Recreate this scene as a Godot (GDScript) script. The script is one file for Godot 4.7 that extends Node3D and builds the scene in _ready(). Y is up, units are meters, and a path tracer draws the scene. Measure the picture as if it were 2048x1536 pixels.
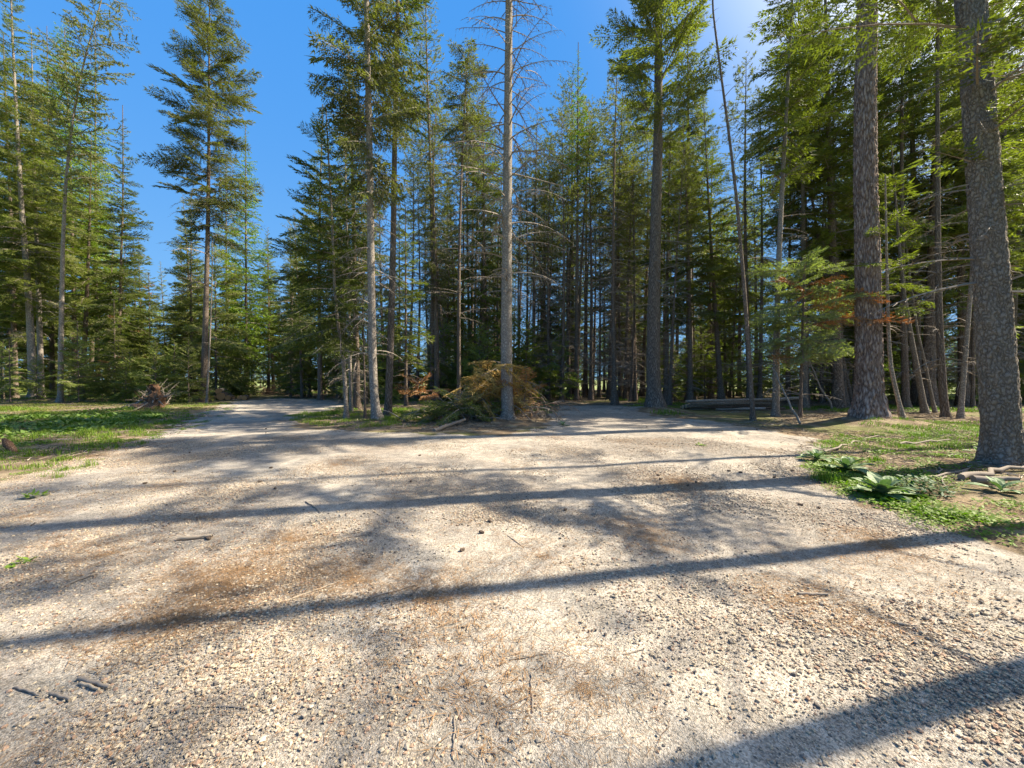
extends Node3D
# A gravel clearing in a conifer wood, seen from standing height with a wide lens.

const F := 795.0      # focal length in pixels of the 2048 wide photograph
const EYE := 1.55
const HZ := 758.0     # horizon row
const LOT_MIN := Vector2(-34, -60)   # corner of the mapped ground square (x, z)
const LOT_SIZE := 68.0

var names := {}
var bumps := FastNoiseLite.new()
var patchy := FastNoiseLite.new()
var lot_poly := PackedVector2Array()
var M := {}
var P := {}           # shared branch shapes
var mounds := []

# ------------------------------------------------------------------ helpers
func lin(r: float, g: float, b: float) -> Color:
	return Color(r, g, b).linear_to_srgb()

func rg(s: int) -> RandomNumberGenerator:
	var r := RandomNumberGenerator.new()
	r.seed = s * 7919 + 13
	return r

func W(px: float, py: float, d: float) -> Vector3:
	return Vector3((px - 1024.0) / F * d, EYE + (HZ - py) / F * d, -d)

func G(px: float, py: float) -> Vector3:
	var d := EYE * F / (py - HZ)
	var p := W(px, py, d)
	p.y = height(p.x, p.z)
	return p

func in_lot(x: float, z: float) -> bool:
	return Geometry2D.is_point_in_polygon(Vector2(x, z), lot_poly)

func height(x: float, z: float) -> float:
	var h := bumps.get_noise_2d(x, z) * 0.05 + bumps.get_noise_2d(x * 4.0 + 300.0, z * 4.0) * 0.012
	h += 0.018 * sin((x * 0.35 + z) * 3.9 + bumps.get_noise_2d(x * 0.7, z * 0.7) * 5.0) * smoothstep(0.0, 0.5, bumps.get_noise_2d(x * 0.4 + 90.0, z * 0.4))
	for m in mounds:
		var q: float = Vector2(x - m[0], z - m[1]).length_squared() / (m[2] * m[2])
		if q < 6.0:
			h += m[3] * exp(-q)
	return h

func numbered(called: String) -> String:
	var n: int = names.get(called, 0)
	names[called] = n + 1
	return called if n == 0 else "%s_%03d" % [called, n]

func tag(o: Node, label := "", category := "", group := "", kind := "") -> void:
	if label: o.set_meta("label", label)
	if category: o.set_meta("category", category)
	if group: o.set_meta("group", group)
	if kind: o.set_meta("kind", kind)

func base(called: String, at: Vector3, label: String, category: String, group := "") -> Node3D:
	var o := Node3D.new()
	o.name = numbered(called)
	add_child(o)
	o.position = at
	tag(o, label, category, group)
	return o

func part(called: String, mesh: Mesh, m: Material, parent: Node) -> MeshInstance3D:
	var o := MeshInstance3D.new()
	o.name = called if parent != self else numbered(called)
	o.mesh = mesh
	o.material_override = m
	parent.add_child(o, true)
	return o

func flat_mesh(v: PackedVector3Array, c = null) -> ArrayMesh:
	var a := []
	a.resize(Mesh.ARRAY_MAX)
	a[Mesh.ARRAY_VERTEX] = v
	if c != null and c.size() == v.size():
		a[Mesh.ARRAY_COLOR] = c
	var m := ArrayMesh.new()
	m.add_surface_from_arrays(Mesh.PRIMITIVE_TRIANGLES, a)
	return m

func multi(called: String, mesh: Mesh, m: Material, places: Array, parent: Node) -> MultiMeshInstance3D:
	var mm := MultiMesh.new()
	mm.transform_format = MultiMesh.TRANSFORM_3D
	mm.mesh = mesh
	mm.instance_count = places.size()
	for i in places.size():
		mm.set_instance_transform(i, places[i])
	var o := MultiMeshInstance3D.new()
	o.name = called if parent != self else numbered(called)
	o.multimesh = mm
	o.material_override = m
	parent.add_child(o, true)
	return o

# a tube along a path with its own uv (metres) and smooth normals; bark depth in metres moves the skin in and out
class Hide:
	var v := PackedVector3Array()
	var n := PackedVector3Array()
	var uv := PackedVector2Array()
	var ix := PackedInt32Array()

	func tube(path: PackedVector3Array, rad: PackedFloat32Array, sides: int, bark: FastNoiseLite = null, depth := 0.0, flare := 0.0, cap := false) -> void:
		var at := v.size()
		var along := 0.0
		var count := path.size()
		var ref := Vector3(1, 0, 0) if absf((path[count - 1] - path[0]).normalized().x) < 0.8 else Vector3(0, 0, 1)
		for i in count:
			var t := (path[mini(i + 1, count - 1)] - path[maxi(i - 1, 0)]).normalized()
			var a := t.cross(ref).normalized()
			var b := a.cross(t).normalized()
			if i > 0:
				along += path[i].distance_to(path[i - 1])
			for k in sides + 1:
				var ang := TAU * k / sides
				var dir := a * cos(ang) + b * sin(ang)
				var r := rad[i]
				if flare > 0.0:
					var low := maxf(0.0, 1.0 - along / flare)
					r *= 1.0 + low * low * (0.45 + 0.38 * pow(absf(sin(ang * 2.5 + 1.1)), 2.0) + 0.18 * sin(ang * 3.0 + 2.0))
				if bark:
					var kk := k % sides
					var sx := cos(TAU * kk / sides) * rad[0]
					var sz := sin(TAU * kk / sides) * rad[0]
					r += depth * (bark.get_noise_3d(sx * 9.0, along * 1.7, sz * 9.0) + 0.45 * bark.get_noise_3d(sx * 23.0, along * 6.0 + 50.0, sz * 23.0))
				v.append(path[i] + dir * r)
				n.append(dir)
				uv.append(Vector2(TAU * rad[0] * k / sides, along))
		for i in count - 1:
			for k in sides:
				var p := at + i * (sides + 1) + k
				var q := p + sides + 1
				ix.append_array(PackedInt32Array([p, p + 1, q, p + 1, q + 1, q]))
		if bark and depth > 0.0:
			fix(at, count, sides)
		if cap:
			ends(path, rad, sides)

	func fix(at: int, count: int, sides: int) -> void:
		for i in range(1, count - 1):
			for k in sides:
				var p := at + i * (sides + 1) + k
				var l := at + i * (sides + 1) + (k + sides - 1) % sides
				var du := v[p + 1] - v[l]
				var dv := v[p + sides + 1] - v[p - sides - 1]
				var nn := du.cross(dv).normalized()
				if nn.dot(n[p]) < 0.0:
					nn = -nn
				n[p] = nn
			n[at + i * (sides + 1) + sides] = n[at + i * (sides + 1)]

	func ends(path: PackedVector3Array, rad: PackedFloat32Array, sides: int) -> void:
		var count := path.size()
		for e in 2:
			var i := 0 if e == 0 else count - 1
			var t := (path[1] - path[0]).normalized() if e == 0 else (path[count - 1] - path[count - 2]).normalized()
			var ref := Vector3(1, 0, 0) if absf((path[count - 1] - path[0]).normalized().x) < 0.8 else Vector3(0, 0, 1)
			var a := t.cross(ref).normalized()
			var b := a.cross(t).normalized()
			var face := -t if e == 0 else t
			var at := v.size()
			v.append(path[i]); n.append(face); uv.append(Vector2.ZERO)
			for k in sides + 1:
				var d := a * cos(TAU * k / sides) + b * sin(TAU * k / sides)
				v.append(path[i] + d * rad[i]); n.append(face); uv.append(Vector2(0.1 * cos(TAU * k / sides), 0.1 * sin(TAU * k / sides)))
			for k in sides:
				if e == 0:
					ix.append_array(PackedInt32Array([at, at + 2 + k, at + 1 + k]))
				else:
					ix.append_array(PackedInt32Array([at, at + 1 + k, at + 2 + k]))

	func mesh() -> ArrayMesh:
		var a := []
		a.resize(Mesh.ARRAY_MAX)
		a[Mesh.ARRAY_VERTEX] = v
		a[Mesh.ARRAY_NORMAL] = n
		a[Mesh.ARRAY_TEX_UV] = uv
		a[Mesh.ARRAY_INDEX] = ix
		var m := ArrayMesh.new()
		m.add_surface_from_arrays(Mesh.PRIMITIVE_TRIANGLES, a)
		return m

# ------------------------------------------------------------------ branch shapes
class Spray:
	var v := PackedVector3Array()   # foliage triangles
	var c := PackedColorArray()
	var w := PackedVector3Array()   # wood triangles
	var r: RandomNumberGenerator

	func leaf(b: Vector3, d: Vector3, wid: float, tone: float, warm := 0.0) -> void:
		var side := d.cross(Vector3(r.randf_range(-1, 1), r.randf_range(-0.6, 1.0), r.randf_range(-1, 1)))
		side = side.normalized() * wid * 0.5 if side.length_squared() > 1e-9 else Vector3(wid * 0.5, 0, 0)
		v.append_array(PackedVector3Array([b + side, b + d, b - side]))
		var k := Color(tone * (1.0 + warm), tone, tone * (1.0 - warm * 0.5))
		c.append_array(PackedColorArray([k, k, k]))

	func blade(b: Vector3, d: Vector3, wid: float, tone: float, warm := 0.0) -> void:
		var side := d.cross(Vector3(r.randf_range(-0.5, 0.5), 1.0, r.randf_range(-0.5, 0.5)))
		side = side.normalized() * wid * 0.5 if side.length_squared() > 1e-9 else Vector3(wid * 0.5, 0, 0)
		var m := b + d * 0.4
		v.append_array(PackedVector3Array([b, m + side, m - side, m + side, b + d, m - side]))
		var k := Color(tone * (1.0 + warm), tone, tone * (1.0 - warm * 0.5))
		c.append_array(PackedColorArray([k, k, k, k, k, k]))

	func sliver(a: Vector3, b: Vector3, wid: float) -> void:
		var side := (b - a).cross(Vector3(r.randf_range(-1, 1), r.randf_range(-1, 1), r.randf_range(-1, 1))).normalized() * wid * 0.5
		w.append_array(PackedVector3Array([a + side, a - side, b]))

	func needle(b: Vector3, d: Vector3, wid: float, tone: float) -> void:
		var side := d.cross(Vector3(r.randf_range(-1, 1), r.randf_range(-1, 1), r.randf_range(-1, 1)))
		side = side.normalized() * wid * 0.5 if side.length_squared() > 1e-9 else Vector3(0, wid * 0.5, 0)
		v.append_array(PackedVector3Array([b + side, b - side, b + d]))
		var k := Color(tone, tone, tone)
		c.append_array(PackedColorArray([k, k, k]))

	func stick(a: Vector3, b: Vector3, ra: float, rb: float) -> void:
		var t := (b - a).normalized()
		var x := t.cross(Vector3(0.13, 1, 0.21)).normalized()
		var y := t.cross(x)
		var tips := PackedVector3Array()
		for k in 3:
			var d := x * cos(TAU * k / 3.0) + y * sin(TAU * k / 3.0)
			tips.append(a + d * ra)
			tips.append(b + d * rb)
		for k in 3:
			var i := k * 2
			var j := (k * 2 + 2) % 6
			w.append_array(PackedVector3Array([tips[i], tips[j], tips[i + 1], tips[j], tips[j + 1], tips[i + 1]]))

func axis(L: float, rise: float, droop: float, bend: float, t: float) -> Vector3:
	return Vector3(L * t, L * (rise * t - droop * t * t), L * bend * t * t)

func wood(s: Spray, L: float, rise: float, droop: float, bend: float, ra: float, n: int) -> void:
	for i in n:
		var a := float(i) / n
		var b := float(i + 1) / n
		s.stick(axis(L, rise, droop, bend, a), axis(L, rise, droop, bend, b), lerpf(ra, 0.003, a), lerpf(ra, 0.003, b))

# flat sprays of fir and spruce: side twigs carry leaf-shaped tufts of needles
func spray_fir(seed_: int, L: float, step: float, leafl: float, wid: float, droop: float, hang: float, dens := 1.0) -> Spray:
	var s := Spray.new()
	s.r = rg(seed_)
	var r := s.r
	var rise := r.randf_range(-0.02, 0.2)
	droop *= r.randf_range(0.4, 1.9)
	hang *= r.randf_range(0.5, 2.2)
	var bend := r.randf_range(-0.12, 0.12)
	wood(s, L, rise, droop, bend, 0.007 + 0.007 * L, 4)
	var n := int(L / step)
	for i in n:
		var t := 0.1 + 0.9 * (i + r.randf()) / n
		var o := axis(L, rise, droop, bend, t)
		for side in [-1.0, 1.0]:
			if r.randf() > dens: continue
			var tl := (L * 0.42 * pow(1.0 - t, 0.65) + 0.09) * r.randf_range(0.65, 1.15) * (0.45 + 0.55 * smoothstep(0.0, 0.3, t))
			tl = minf(tl, 0.75)
			var a := r.randf_range(0.7, 1.1)
			var d := Vector3(cos(a), r.randf_range(-0.25, 0.12) - hang, side * sin(a)).normalized()
			if tl > 0.22:
				s.sliver(o, o + d * tl * 0.85, 0.009)
			var m := maxi(2, int(tl / (step * 0.9)))
			for k in m:
				var u := (k + 0.6) / m
				var q := o + d * tl * u + Vector3(0, -hang * tl * u * u * 0.5, 0)
				for e in [-1.0, 1.0]:
					var b: float = r.randf_range(0.45, 0.95) * e * side
					var dd := Vector3(d.x * cos(b) - d.z * sin(b), d.y + r.randf_range(-0.28, 0.22) - hang * 0.6, d.x * sin(b) + d.z * cos(b))
					s.leaf(q, dd * leafl * r.randf_range(0.6, 1.15) * (1.15 - 0.45 * u), wid * r.randf_range(0.7, 1.2), r.randf_range(0.72, 1.12), r.randf_range(-0.05, 0.06))
			s.leaf(o + d * tl * 0.85, d * leafl * 1.25, wid, r.randf_range(1.0, 1.35), 0.06)
	s.leaf(axis(L, rise, droop, bend, 0.95), Vector3(leafl * 1.6, 0, 0), wid, 1.25)
	return s

# tufted sprays of pine and larch
func spray_tuft(seed_: int, L: float, gap: float, nl: float, nw: float, count: int, droop: float, inner: float, hang: float) -> Spray:
	var s := Spray.new()
	s.r = rg(seed_)
	var r := s.r
	var rise := r.randf_range(0.1, 0.4)
	var bend := r.randf_range(-0.2, 0.2)
	wood(s, L, rise, droop, bend, 0.006 + 0.007 * L, 4)
	var n := maxi(3, int(L / gap * 0.55))
	for i in n:
		var t := inner + (1.0 - inner) * (i + r.randf()) / n
		var o := axis(L, rise, droop, bend, t)
		var side := -1.0 if i % 2 == 0 else 1.0
		var tl := (0.34 * L * pow(1.0 - t, 0.5) + 0.06) * r.randf_range(0.6, 1.2)
		var a := r.randf_range(0.5, 1.2)
		var d := Vector3(cos(a), r.randf_range(-0.1, 0.35) - hang, side * sin(a)).normalized()
		s.sliver(o, o + d * tl, 0.012)
		var m := maxi(1, int(tl / gap))
		for k in m + 1:
			var u := 1.0 - float(k) / (m + 1)
			var q := o + d * tl * u
			var tone := r.randf_range(0.7, 1.25)
			for e in count:
				var dir := (d * 0.5 + Vector3(r.randf_range(-1, 1), r.randf_range(-0.7, 1), r.randf_range(-1, 1))).normalized()
				s.needle(q, dir * nl * r.randf_range(0.6, 1.1), nw, tone * r.randf_range(0.85, 1.12))
	return s

func spray_leafy(seed_: int, L: float, count: int, size: float) -> Spray:
	var s := Spray.new()
	s.r = rg(seed_)
	var r := s.r
	wood(s, L, 0.3, 0.1, r.randf_range(-0.2, 0.2), 0.008 + 0.006 * L, 3)
	for i in count:
		var t := pow(r.randf(), 0.6)
		var q := axis(L, 0.3, 0.1, 0.0, t) + Vector3(r.randf_range(-1, 1), r.randf_range(-0.7, 0.7), r.randf_range(-1, 1)) * L * 0.28 * (1.1 - 0.5 * t)
		s.blade(q, Vector3(r.randf_range(-1, 1), r.randf_range(-1, 0.6), r.randf_range(-1, 1)).normalized() * size * r.randf_range(0.7, 1.2), size * 0.8, r.randf_range(0.7, 1.25), r.randf_range(-0.1, 0.15))
	return s

func spray_dead(seed_: int, L: float, droop: float, twigs: int, hang: float) -> Spray:
	var s := Spray.new()
	s.r = rg(seed_)
	var r := s.r
	var rise := r.randf_range(0.05, 0.4)
	var bend := r.randf_range(-0.35, 0.35)
	wood(s, L, rise, droop, bend, 0.009 + 0.010 * L, 5)
	for i in twigs:
		var t := 0.2 + 0.8 * (i + r.randf()) / twigs
		var o := axis(L, rise, droop, bend, t)
		var side := -1.0 if i % 2 == 0 else 1.0
		var tl := L * r.randf_range(0.08, 0.3) * (1.15 - t * 0.6)
		var a := r.randf_range(0.4, 1.3)
		var d := Vector3(cos(a), r.randf_range(-0.5, 0.25) - hang, side * sin(a)).normalized()
		var mid := o + d * tl * 0.6 + Vector3(0, r.randf_range(-0.03, 0.02), 0)
		s.sliver(o, mid + d * tl * 0.12, 0.02)
		s.sliver(o, mid, 0.018)
		var e := mid + (d + Vector3(r.randf_range(-0.4, 0.4), -hang - r.randf_range(-0.2, 0.4), r.randf_range(-0.4, 0.4))).normalized() * tl * 0.5
		s.sliver(mid, e, 0.014)
		if r.randf() < 0.6:
			s.sliver(mid, mid + (d + Vector3(r.randf_range(-0.9, 0.9), -hang, r.randf_range(-0.9, 0.9))).normalized() * tl * 0.35, 0.012)
	return s

func make_sprays() -> void:
	# kind -> three length classes, three variants each
	var sizes := [0.6, 1.3, 2.5]
	for kind in ["fir", "fir_far", "spruce", "spruce_far", "pine", "pine_far", "larch", "larch_far", "leafy", "dead", "dead_hang"]:
		P[kind] = []
		for i in 3:
			var row := []
			for k in 3:
				var sd := hash(kind) % 9973 + i * 17 + k * 131
				var L: float = sizes[i]
				match kind:
					"fir": row.append(spray_fir(sd, L, 0.075, 0.12, 0.032, 0.1 + 0.06 * i, 0.06))
					"fir_far": row.append(spray_fir(sd, L, 0.10, 0.175, 0.048, 0.1 + 0.06 * i, 0.06))
					"spruce": row.append(spray_fir(sd, L, 0.075, 0.115, 0.032, 0.2 + 0.08 * i, 0.35))
					"spruce_far": row.append(spray_fir(sd, L, 0.10, 0.165, 0.046, 0.2 + 0.08 * i, 0.35))
					"pine": row.append(spray_tuft(sd, L, 0.10, 0.12, 0.024, 10, 0.05, 0.3, 0.0))
					"pine_far": row.append(spray_tuft(sd, L, 0.13, 0.16, 0.03, 9, 0.05, 0.3, 0.0))
					"larch": row.append(spray_tuft(sd, L, 0.07, 0.08, 0.03, 4, 0.25, 0.08, 0.35))
					"larch_far": row.append(spray_tuft(sd, L, 0.085, 0.13, 0.042, 5, 0.25, 0.08, 0.35))
					"leafy": row.append(spray_leafy(sd, L, [50, 110, 230][i], 0.10))
					"dead": row.append(spray_dead(sd, L, 0.25, [7, 14, 24][i], 0.1))
					"dead_hang": row.append(spray_dead(sd, L, 0.45, [8, 18, 32][i], 0.6))
			P[kind].append(row)

func pick(kind: String, L: float, r: RandomNumberGenerator) -> Array:
	var i := 0 if L < 0.85 else (1 if L < 1.8 else 2)
	return [P[kind][i][r.randi() % 3], L / [0.6, 1.3, 2.5][i]]

# ------------------------------------------------------------------ trees
class Bunch:
	var v := PackedVector3Array()
	var c := PackedColorArray()
	var w := PackedVector3Array()
	var dv := PackedVector3Array()
	var dc := PackedColorArray()

func along(path: PackedVector3Array, y: float) -> Vector3:
	for i in path.size() - 1:
		if y <= path[i + 1].y:
			return path[i].lerp(path[i + 1], clampf((y - path[i].y) / maxf(0.001, path[i + 1].y - path[i].y), 0.0, 1.0))
	return path[path.size() - 1]

func bough(b: Bunch, at: Vector3, az: float, pitch: float, L: float, kind: String, r: RandomNumberGenerator, brown := false) -> void:
	var got := pick(kind, L, r)
	var s: Spray = got[0]
	var x := Vector3(cos(az) * cos(pitch), sin(pitch), sin(az) * cos(pitch))
	var z := x.cross(Vector3.UP).normalized()
	z = z.rotated(x, r.randf_range(-0.7, 0.7))
	var y := z.cross(x)
	var k: float = got[1]
	var t := Transform3D(Basis(x * k, y * k, z * k * (1.0 if r.randf() < 0.5 else -1.0)), at)
	b.w.append_array(t * s.w)
	if brown:
		b.dv.append_array(t * s.v)
		b.dc.append_array(s.c)
	else:
		b.v.append_array(t * s.v)
		b.c.append_array(s.c)

# d: path (local), r0, kind, from, to, reach, per_m, form, dead_from, dead_to, dead_len, dead_n, dead_kind, top_pitch, low_pitch
func branches(d: Dictionary, sd: int) -> Bunch:
	var b := Bunch.new()
	var r := rg(sd)
	var path: PackedVector3Array = d.path
	var lo: float = d.from
	var hi: float = d.to
	var kind: String = d.kind
	var n := int((hi - lo) * d.per_m)
	var az := r.randf() * TAU
	for i in n:
		var t := (i + r.randf()) / n
		var y := lerpf(lo, hi, t)
		az += 2.399 + r.randf_range(-0.5, 0.5)
		var prof := 1.0
		match d.get("form", "cone"):
			"cone": prof = pow(1.0 - t, 0.75) * (0.75 + 0.25 * smoothstep(0.0, 0.2, t))
			"column": prof = pow(1.0 - t, 0.45) * (0.6 + 0.4 * smoothstep(0.0, 0.25, t))
			"dome": prof = sqrt(maxf(0.0, 1.0 - pow(absf(t - 0.42) / 0.6, 2.2))) * (0.65 + 0.35 * smoothstep(0.0, 0.3, t))
		var lump := 0.9 + 0.42 * patchy.get_noise_3d(cos(az) * 9.0 + sd * 13.0, y * 9.0, sin(az) * 9.0)
		var L: float = maxf(0.22, d.reach * prof * lump * r.randf_range(0.55, 1.25))
		if d.has("gap") and r.randf() < d.gap: continue
		var pitch := lerpf(d.get("low_pitch", -0.25), d.get("top_pitch", 0.75), t) + r.randf_range(-0.28, 0.22)
		if d.has("side"):
			var q: float = cos(az - d.side)
			L *= 1.0 + d.get("side_k", 0.3) * q
		var p := along(path, y)
		bough(b, p, az, pitch, L, kind, r, r.randf() < d.get("brown", 0.0))
		# forked second spray fills the inner crown
		if L > 1.3 and r.randf() < d.get("fork", 0.7):
			var x := Vector3(cos(az) * cos(pitch), sin(pitch), sin(az) * cos(pitch))
			bough(b, p + x * L * 0.3, az + r.randf_range(0.35, 0.7) * (1.0 if r.randf() < 0.5 else -1.0), pitch + r.randf_range(-0.15, 0.1), L * 0.6, kind, r)
	if d.has("dead_n"):
		for i in int(d.dead_n):
			var y := r.randf_range(d.dead_from, d.dead_to)
			bough(b, along(path, y), r.randf() * TAU, r.randf_range(-0.5, 0.25), d.dead_len * r.randf_range(0.4, 1.15), d.get("dead_kind", "dead"), r)
	return b

func trunk_mesh(path: PackedVector3Array, r0: float, r1: float, sides: int, seg: float, depth: float, flare := 0.0) -> ArrayMesh:
	var curve := Curve3D.new()
	for i in path.size():
		var t := (path[mini(i + 1, path.size() - 1)] - path[maxi(i - 1, 0)]) * 0.22
		curve.add_point(path[i], -t if i > 0 else Vector3.ZERO, t if i < path.size() - 1 else Vector3.ZERO)
	var total := curve.get_baked_length()
	var n := maxi(3, int(total / seg))
	var p := PackedVector3Array()
	var rad := PackedFloat32Array()
	for i in n + 1:
		var t := float(i) / n
		p.append(curve.sample_baked(total * t))
		rad.append(lerpf(r0, r1, pow(t, 0.85)) )
	var s := Hide.new()
	s.tube(p, rad, sides, M.bark_noise if depth > 0.0 else null, depth, flare)
	return s.mesh()

func grown(d: Dictionary, sd: int) -> Dictionary:
	var b := branches(d, sd)
	var out := {"trunk": trunk_mesh(d.path, d.r0, d.get("r1", 0.02), d.get("sides", 10), d.get("seg", 0.6), d.get("depth", 0.0), d.get("flare", 0.5))}
	if b.w.size(): out.limbs = flat_mesh(b.w)
	if b.v.size(): out.crown = flat_mesh(b.v, b.c)
	if b.dv.size(): out.brown = flat_mesh(b.dv, b.dc)
	return out

func plant_tree(called: String, at: Vector3, g: Dictionary, bark: Material, leaf: Material, label: String, group := "", turn := 0.0, k := 1.0, lean := Vector2.ZERO) -> Node3D:
	var o := base(called, at, label, "tree", group)
	o.rotation = Vector3(lean.x, turn, lean.y)
	o.scale = Vector3(k, k, k)
	part("trunk", g.trunk, bark, o)
	if g.has("limbs"): part("limbs", g.limbs, M.limb, o)
	if g.has("crown"): part("crown", g.crown, leaf, o)
	if g.has("brown"):
		var q := part("dead_foliage", g.brown, M.rust_leaf, o)
		q.set_meta("label", "rust brown dead needles")
	return o

# a tree whose trunk runs through pixel rows of the photograph at one depth
func hero(called: String, label: String, foot: Vector2, ups: Array, wide: float, bark: Material, leaf: Material, d: Dictionary, sd: int, group := "") -> Node3D:
	var g := G(foot.x, foot.y)
	var z := -g.z
	var path := PackedVector3Array([Vector3(0, -0.12, 0)])
	for u in ups:
		var p := W(u[0], u[1], z)
		path.append(Vector3(p.x - g.x, p.y - g.y, (u[2] if u.size() > 2 else 0.0)))
	var top: float = d.to
	var last := path[path.size() - 1]
	if top > last.y + 0.2:
		var dir := (last - path[path.size() - 2]).normalized()
		dir = (dir + Vector3.UP * 0.6).normalized()
		path.append(last + dir * (top - last.y) / maxf(0.3, dir.y))
	var az := atan2(g.x, z)
	d.path = path
	d.r0 = wide * z / F * cos(az) * 0.5 * 1.08
	d.r1 = d.get("r1", 0.02)
	return plant_tree(called, g, grown(d, sd), bark, leaf, label, group)

# ------------------------------------------------------------------ materials
func noise(kind: int, freq: float, sd: int, oct := 4) -> FastNoiseLite:
	var n := FastNoiseLite.new()
	n.noise_type = kind
	n.frequency = freq
	n.seed = sd
	n.fractal_octaves = oct
	return n

func ramp(stops: Array) -> Gradient:
	var g := Gradient.new()
	g.offsets = PackedFloat32Array(stops.map(func(s): return s[0]))
	g.colors = PackedColorArray(stops.map(func(s): return s[1]))
	return g

func tex(n: FastNoiseLite, size: int, colors = null, normal := false, bump := 4.0) -> NoiseTexture2D:
	var t := NoiseTexture2D.new()
	t.width = size
	t.height = size
	t.noise = n
	t.seamless = true
	t.seamless_blend_skirt = 0.2
	if colors: t.color_ramp = colors
	t.as_normal_map = normal
	t.bump_strength = bump
	return t

func bark_material(a: Color, b: Color, c: Color, freq: float, su: float, sv: float, relief: float, sd: int) -> StandardMaterial3D:
	# furrows are the crests of ridged noise, drawn out along the trunk
	var m := StandardMaterial3D.new()
	var n := noise(FastNoiseLite.TYPE_SIMPLEX_SMOOTH, freq, sd, 4)
	n.fractal_type = FastNoiseLite.FRACTAL_RIDGED
	n.fractal_gain = 0.62
	n.domain_warp_enabled = true
	n.domain_warp_amplitude = 14.0
	n.domain_warp_frequency = 0.03
	m.albedo_texture = tex(n, 512, ramp([[0.0, c.lerp(b, 0.4)], [0.3, c], [0.55, b], [0.8, b.lerp(a, 0.6)], [1.0, a]]))
	m.heightmap_enabled = true
	m.heightmap_flip_texture = true
	m.heightmap_texture = tex(n, 512)
	m.heightmap_scale = relief
	m.uv1_scale = Vector3(su, sv, 1)
	m.roughness = 0.95
	m.metallic_specular = 0.25
	return m

func leaf_material(c: Color, back: Color) -> StandardMaterial3D:
	var m := StandardMaterial3D.new()
	m.albedo_color = c
	m.vertex_color_use_as_albedo = true
	m.roughness = 0.6
	m.metallic_specular = 0.35
	m.backlight_enabled = true
	m.backlight = back
	m.cull_mode = BaseMaterial3D.CULL_DISABLED
	return m

func plain(c: Color, rough := 0.9) -> StandardMaterial3D:
	var m := StandardMaterial3D.new()
	m.albedo_color = c
	m.roughness = rough
	m.metallic_specular = 0.3
	return m

func tinted(c: Color, rough := 0.9) -> StandardMaterial3D:
	var m := plain(c, rough)
	m.vertex_color_use_as_albedo = true
	return m

func make_materials() -> void:
	var bn := noise(FastNoiseLite.TYPE_SIMPLEX, 1.0, 5, 2)
	bn.fractal_type = FastNoiseLite.FRACTAL_RIDGED
	M.bark_noise = bn
	M.bark_fir = bark_material(lin(0.05, 0.037, 0.03), lin(0.15, 0.122, 0.10), lin(0.28, 0.24, 0.20), 0.012, 2.0, 0.5, 3.0, 3)
	M.bark_big = bark_material(lin(0.075, 0.048, 0.038), lin(0.235, 0.175, 0.145), lin(0.42, 0.355, 0.315), 0.012, 1.5, 0.32, 4.0, 8)
	M.bark_scaly = bark_material(lin(0.09, 0.073, 0.058), lin(0.175, 0.148, 0.12), lin(0.29, 0.26, 0.225), 0.016, 1.7, 1.0, 2.6, 9)
	M.bark_pale = bark_material(lin(0.10, 0.08, 0.064), lin(0.25, 0.215, 0.18), lin(0.37, 0.335, 0.29), 0.012, 2.0, 1.0, 1.8, 11)
	M.bark_pine = bark_material(lin(0.055, 0.04, 0.03), lin(0.155, 0.118, 0.092), lin(0.25, 0.205, 0.168), 0.012, 2.2, 0.8, 2.0, 14)
	M.bark_birch = bark_material(lin(0.10, 0.09, 0.08), lin(0.5, 0.48, 0.45), lin(0.62, 0.6, 0.57), 0.012, 0.8, 3.5, 0.5, 17)
	M.limb = plain(lin(0.225, 0.19, 0.155))
	M.dead_wood = plain(lin(0.22, 0.185, 0.15))
	var bk := Color(0.88, 0.97, 0.5)
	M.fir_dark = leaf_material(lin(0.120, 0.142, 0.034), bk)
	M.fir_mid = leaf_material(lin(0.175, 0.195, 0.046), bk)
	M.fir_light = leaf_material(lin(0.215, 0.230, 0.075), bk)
	M.spruce_leaf = leaf_material(lin(0.165, 0.165, 0.062), bk)
	M.pine_leaf = leaf_material(lin(0.225, 0.220, 0.072), bk)
	M.larch_leaf = leaf_material(lin(0.250, 0.340, 0.035), Color(0.72, 0.85, 0.3))
	M.sparse_leaf = leaf_material(lin(0.240, 0.235, 0.090), bk)
	M.young_leaf = leaf_material(lin(0.290, 0.350, 0.040), Color(0.8, 0.88, 0.3))
	M.silver_leaf = leaf_material(lin(0.27, 0.30, 0.15), bk)
	M.rust_leaf = leaf_material(lin(0.360, 0.200, 0.075), Color(0.7, 0.5, 0.3))
	M.straw_leaf = leaf_material(lin(0.440, 0.320, 0.100), Color(0.7, 0.6, 0.3))
	M.sapling_leaf = leaf_material(lin(0.205, 0.245, 0.055), Color(0.7, 0.8, 0.35))
	M.grass = leaf_material(lin(0.165, 0.250, 0.030), Color(0.72, 0.85, 0.3))
	M.grass_pale = leaf_material(lin(0.210, 0.225, 0.060), Color(0.75, 0.8, 0.35))
	M.weed = leaf_material(lin(0.130, 0.200, 0.045), Color(0.6, 0.75, 0.3))
	M.mullein = leaf_material(lin(0.170, 0.235, 0.115), Color(0.5, 0.6, 0.35))
	M.dark_weed = leaf_material(lin(0.055, 0.11, 0.04), Color(0.5, 0.65, 0.3))
	M.pebble = tinted(Color.WHITE, 0.85)
	M.litter = tinted(Color.WHITE, 0.9)

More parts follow.
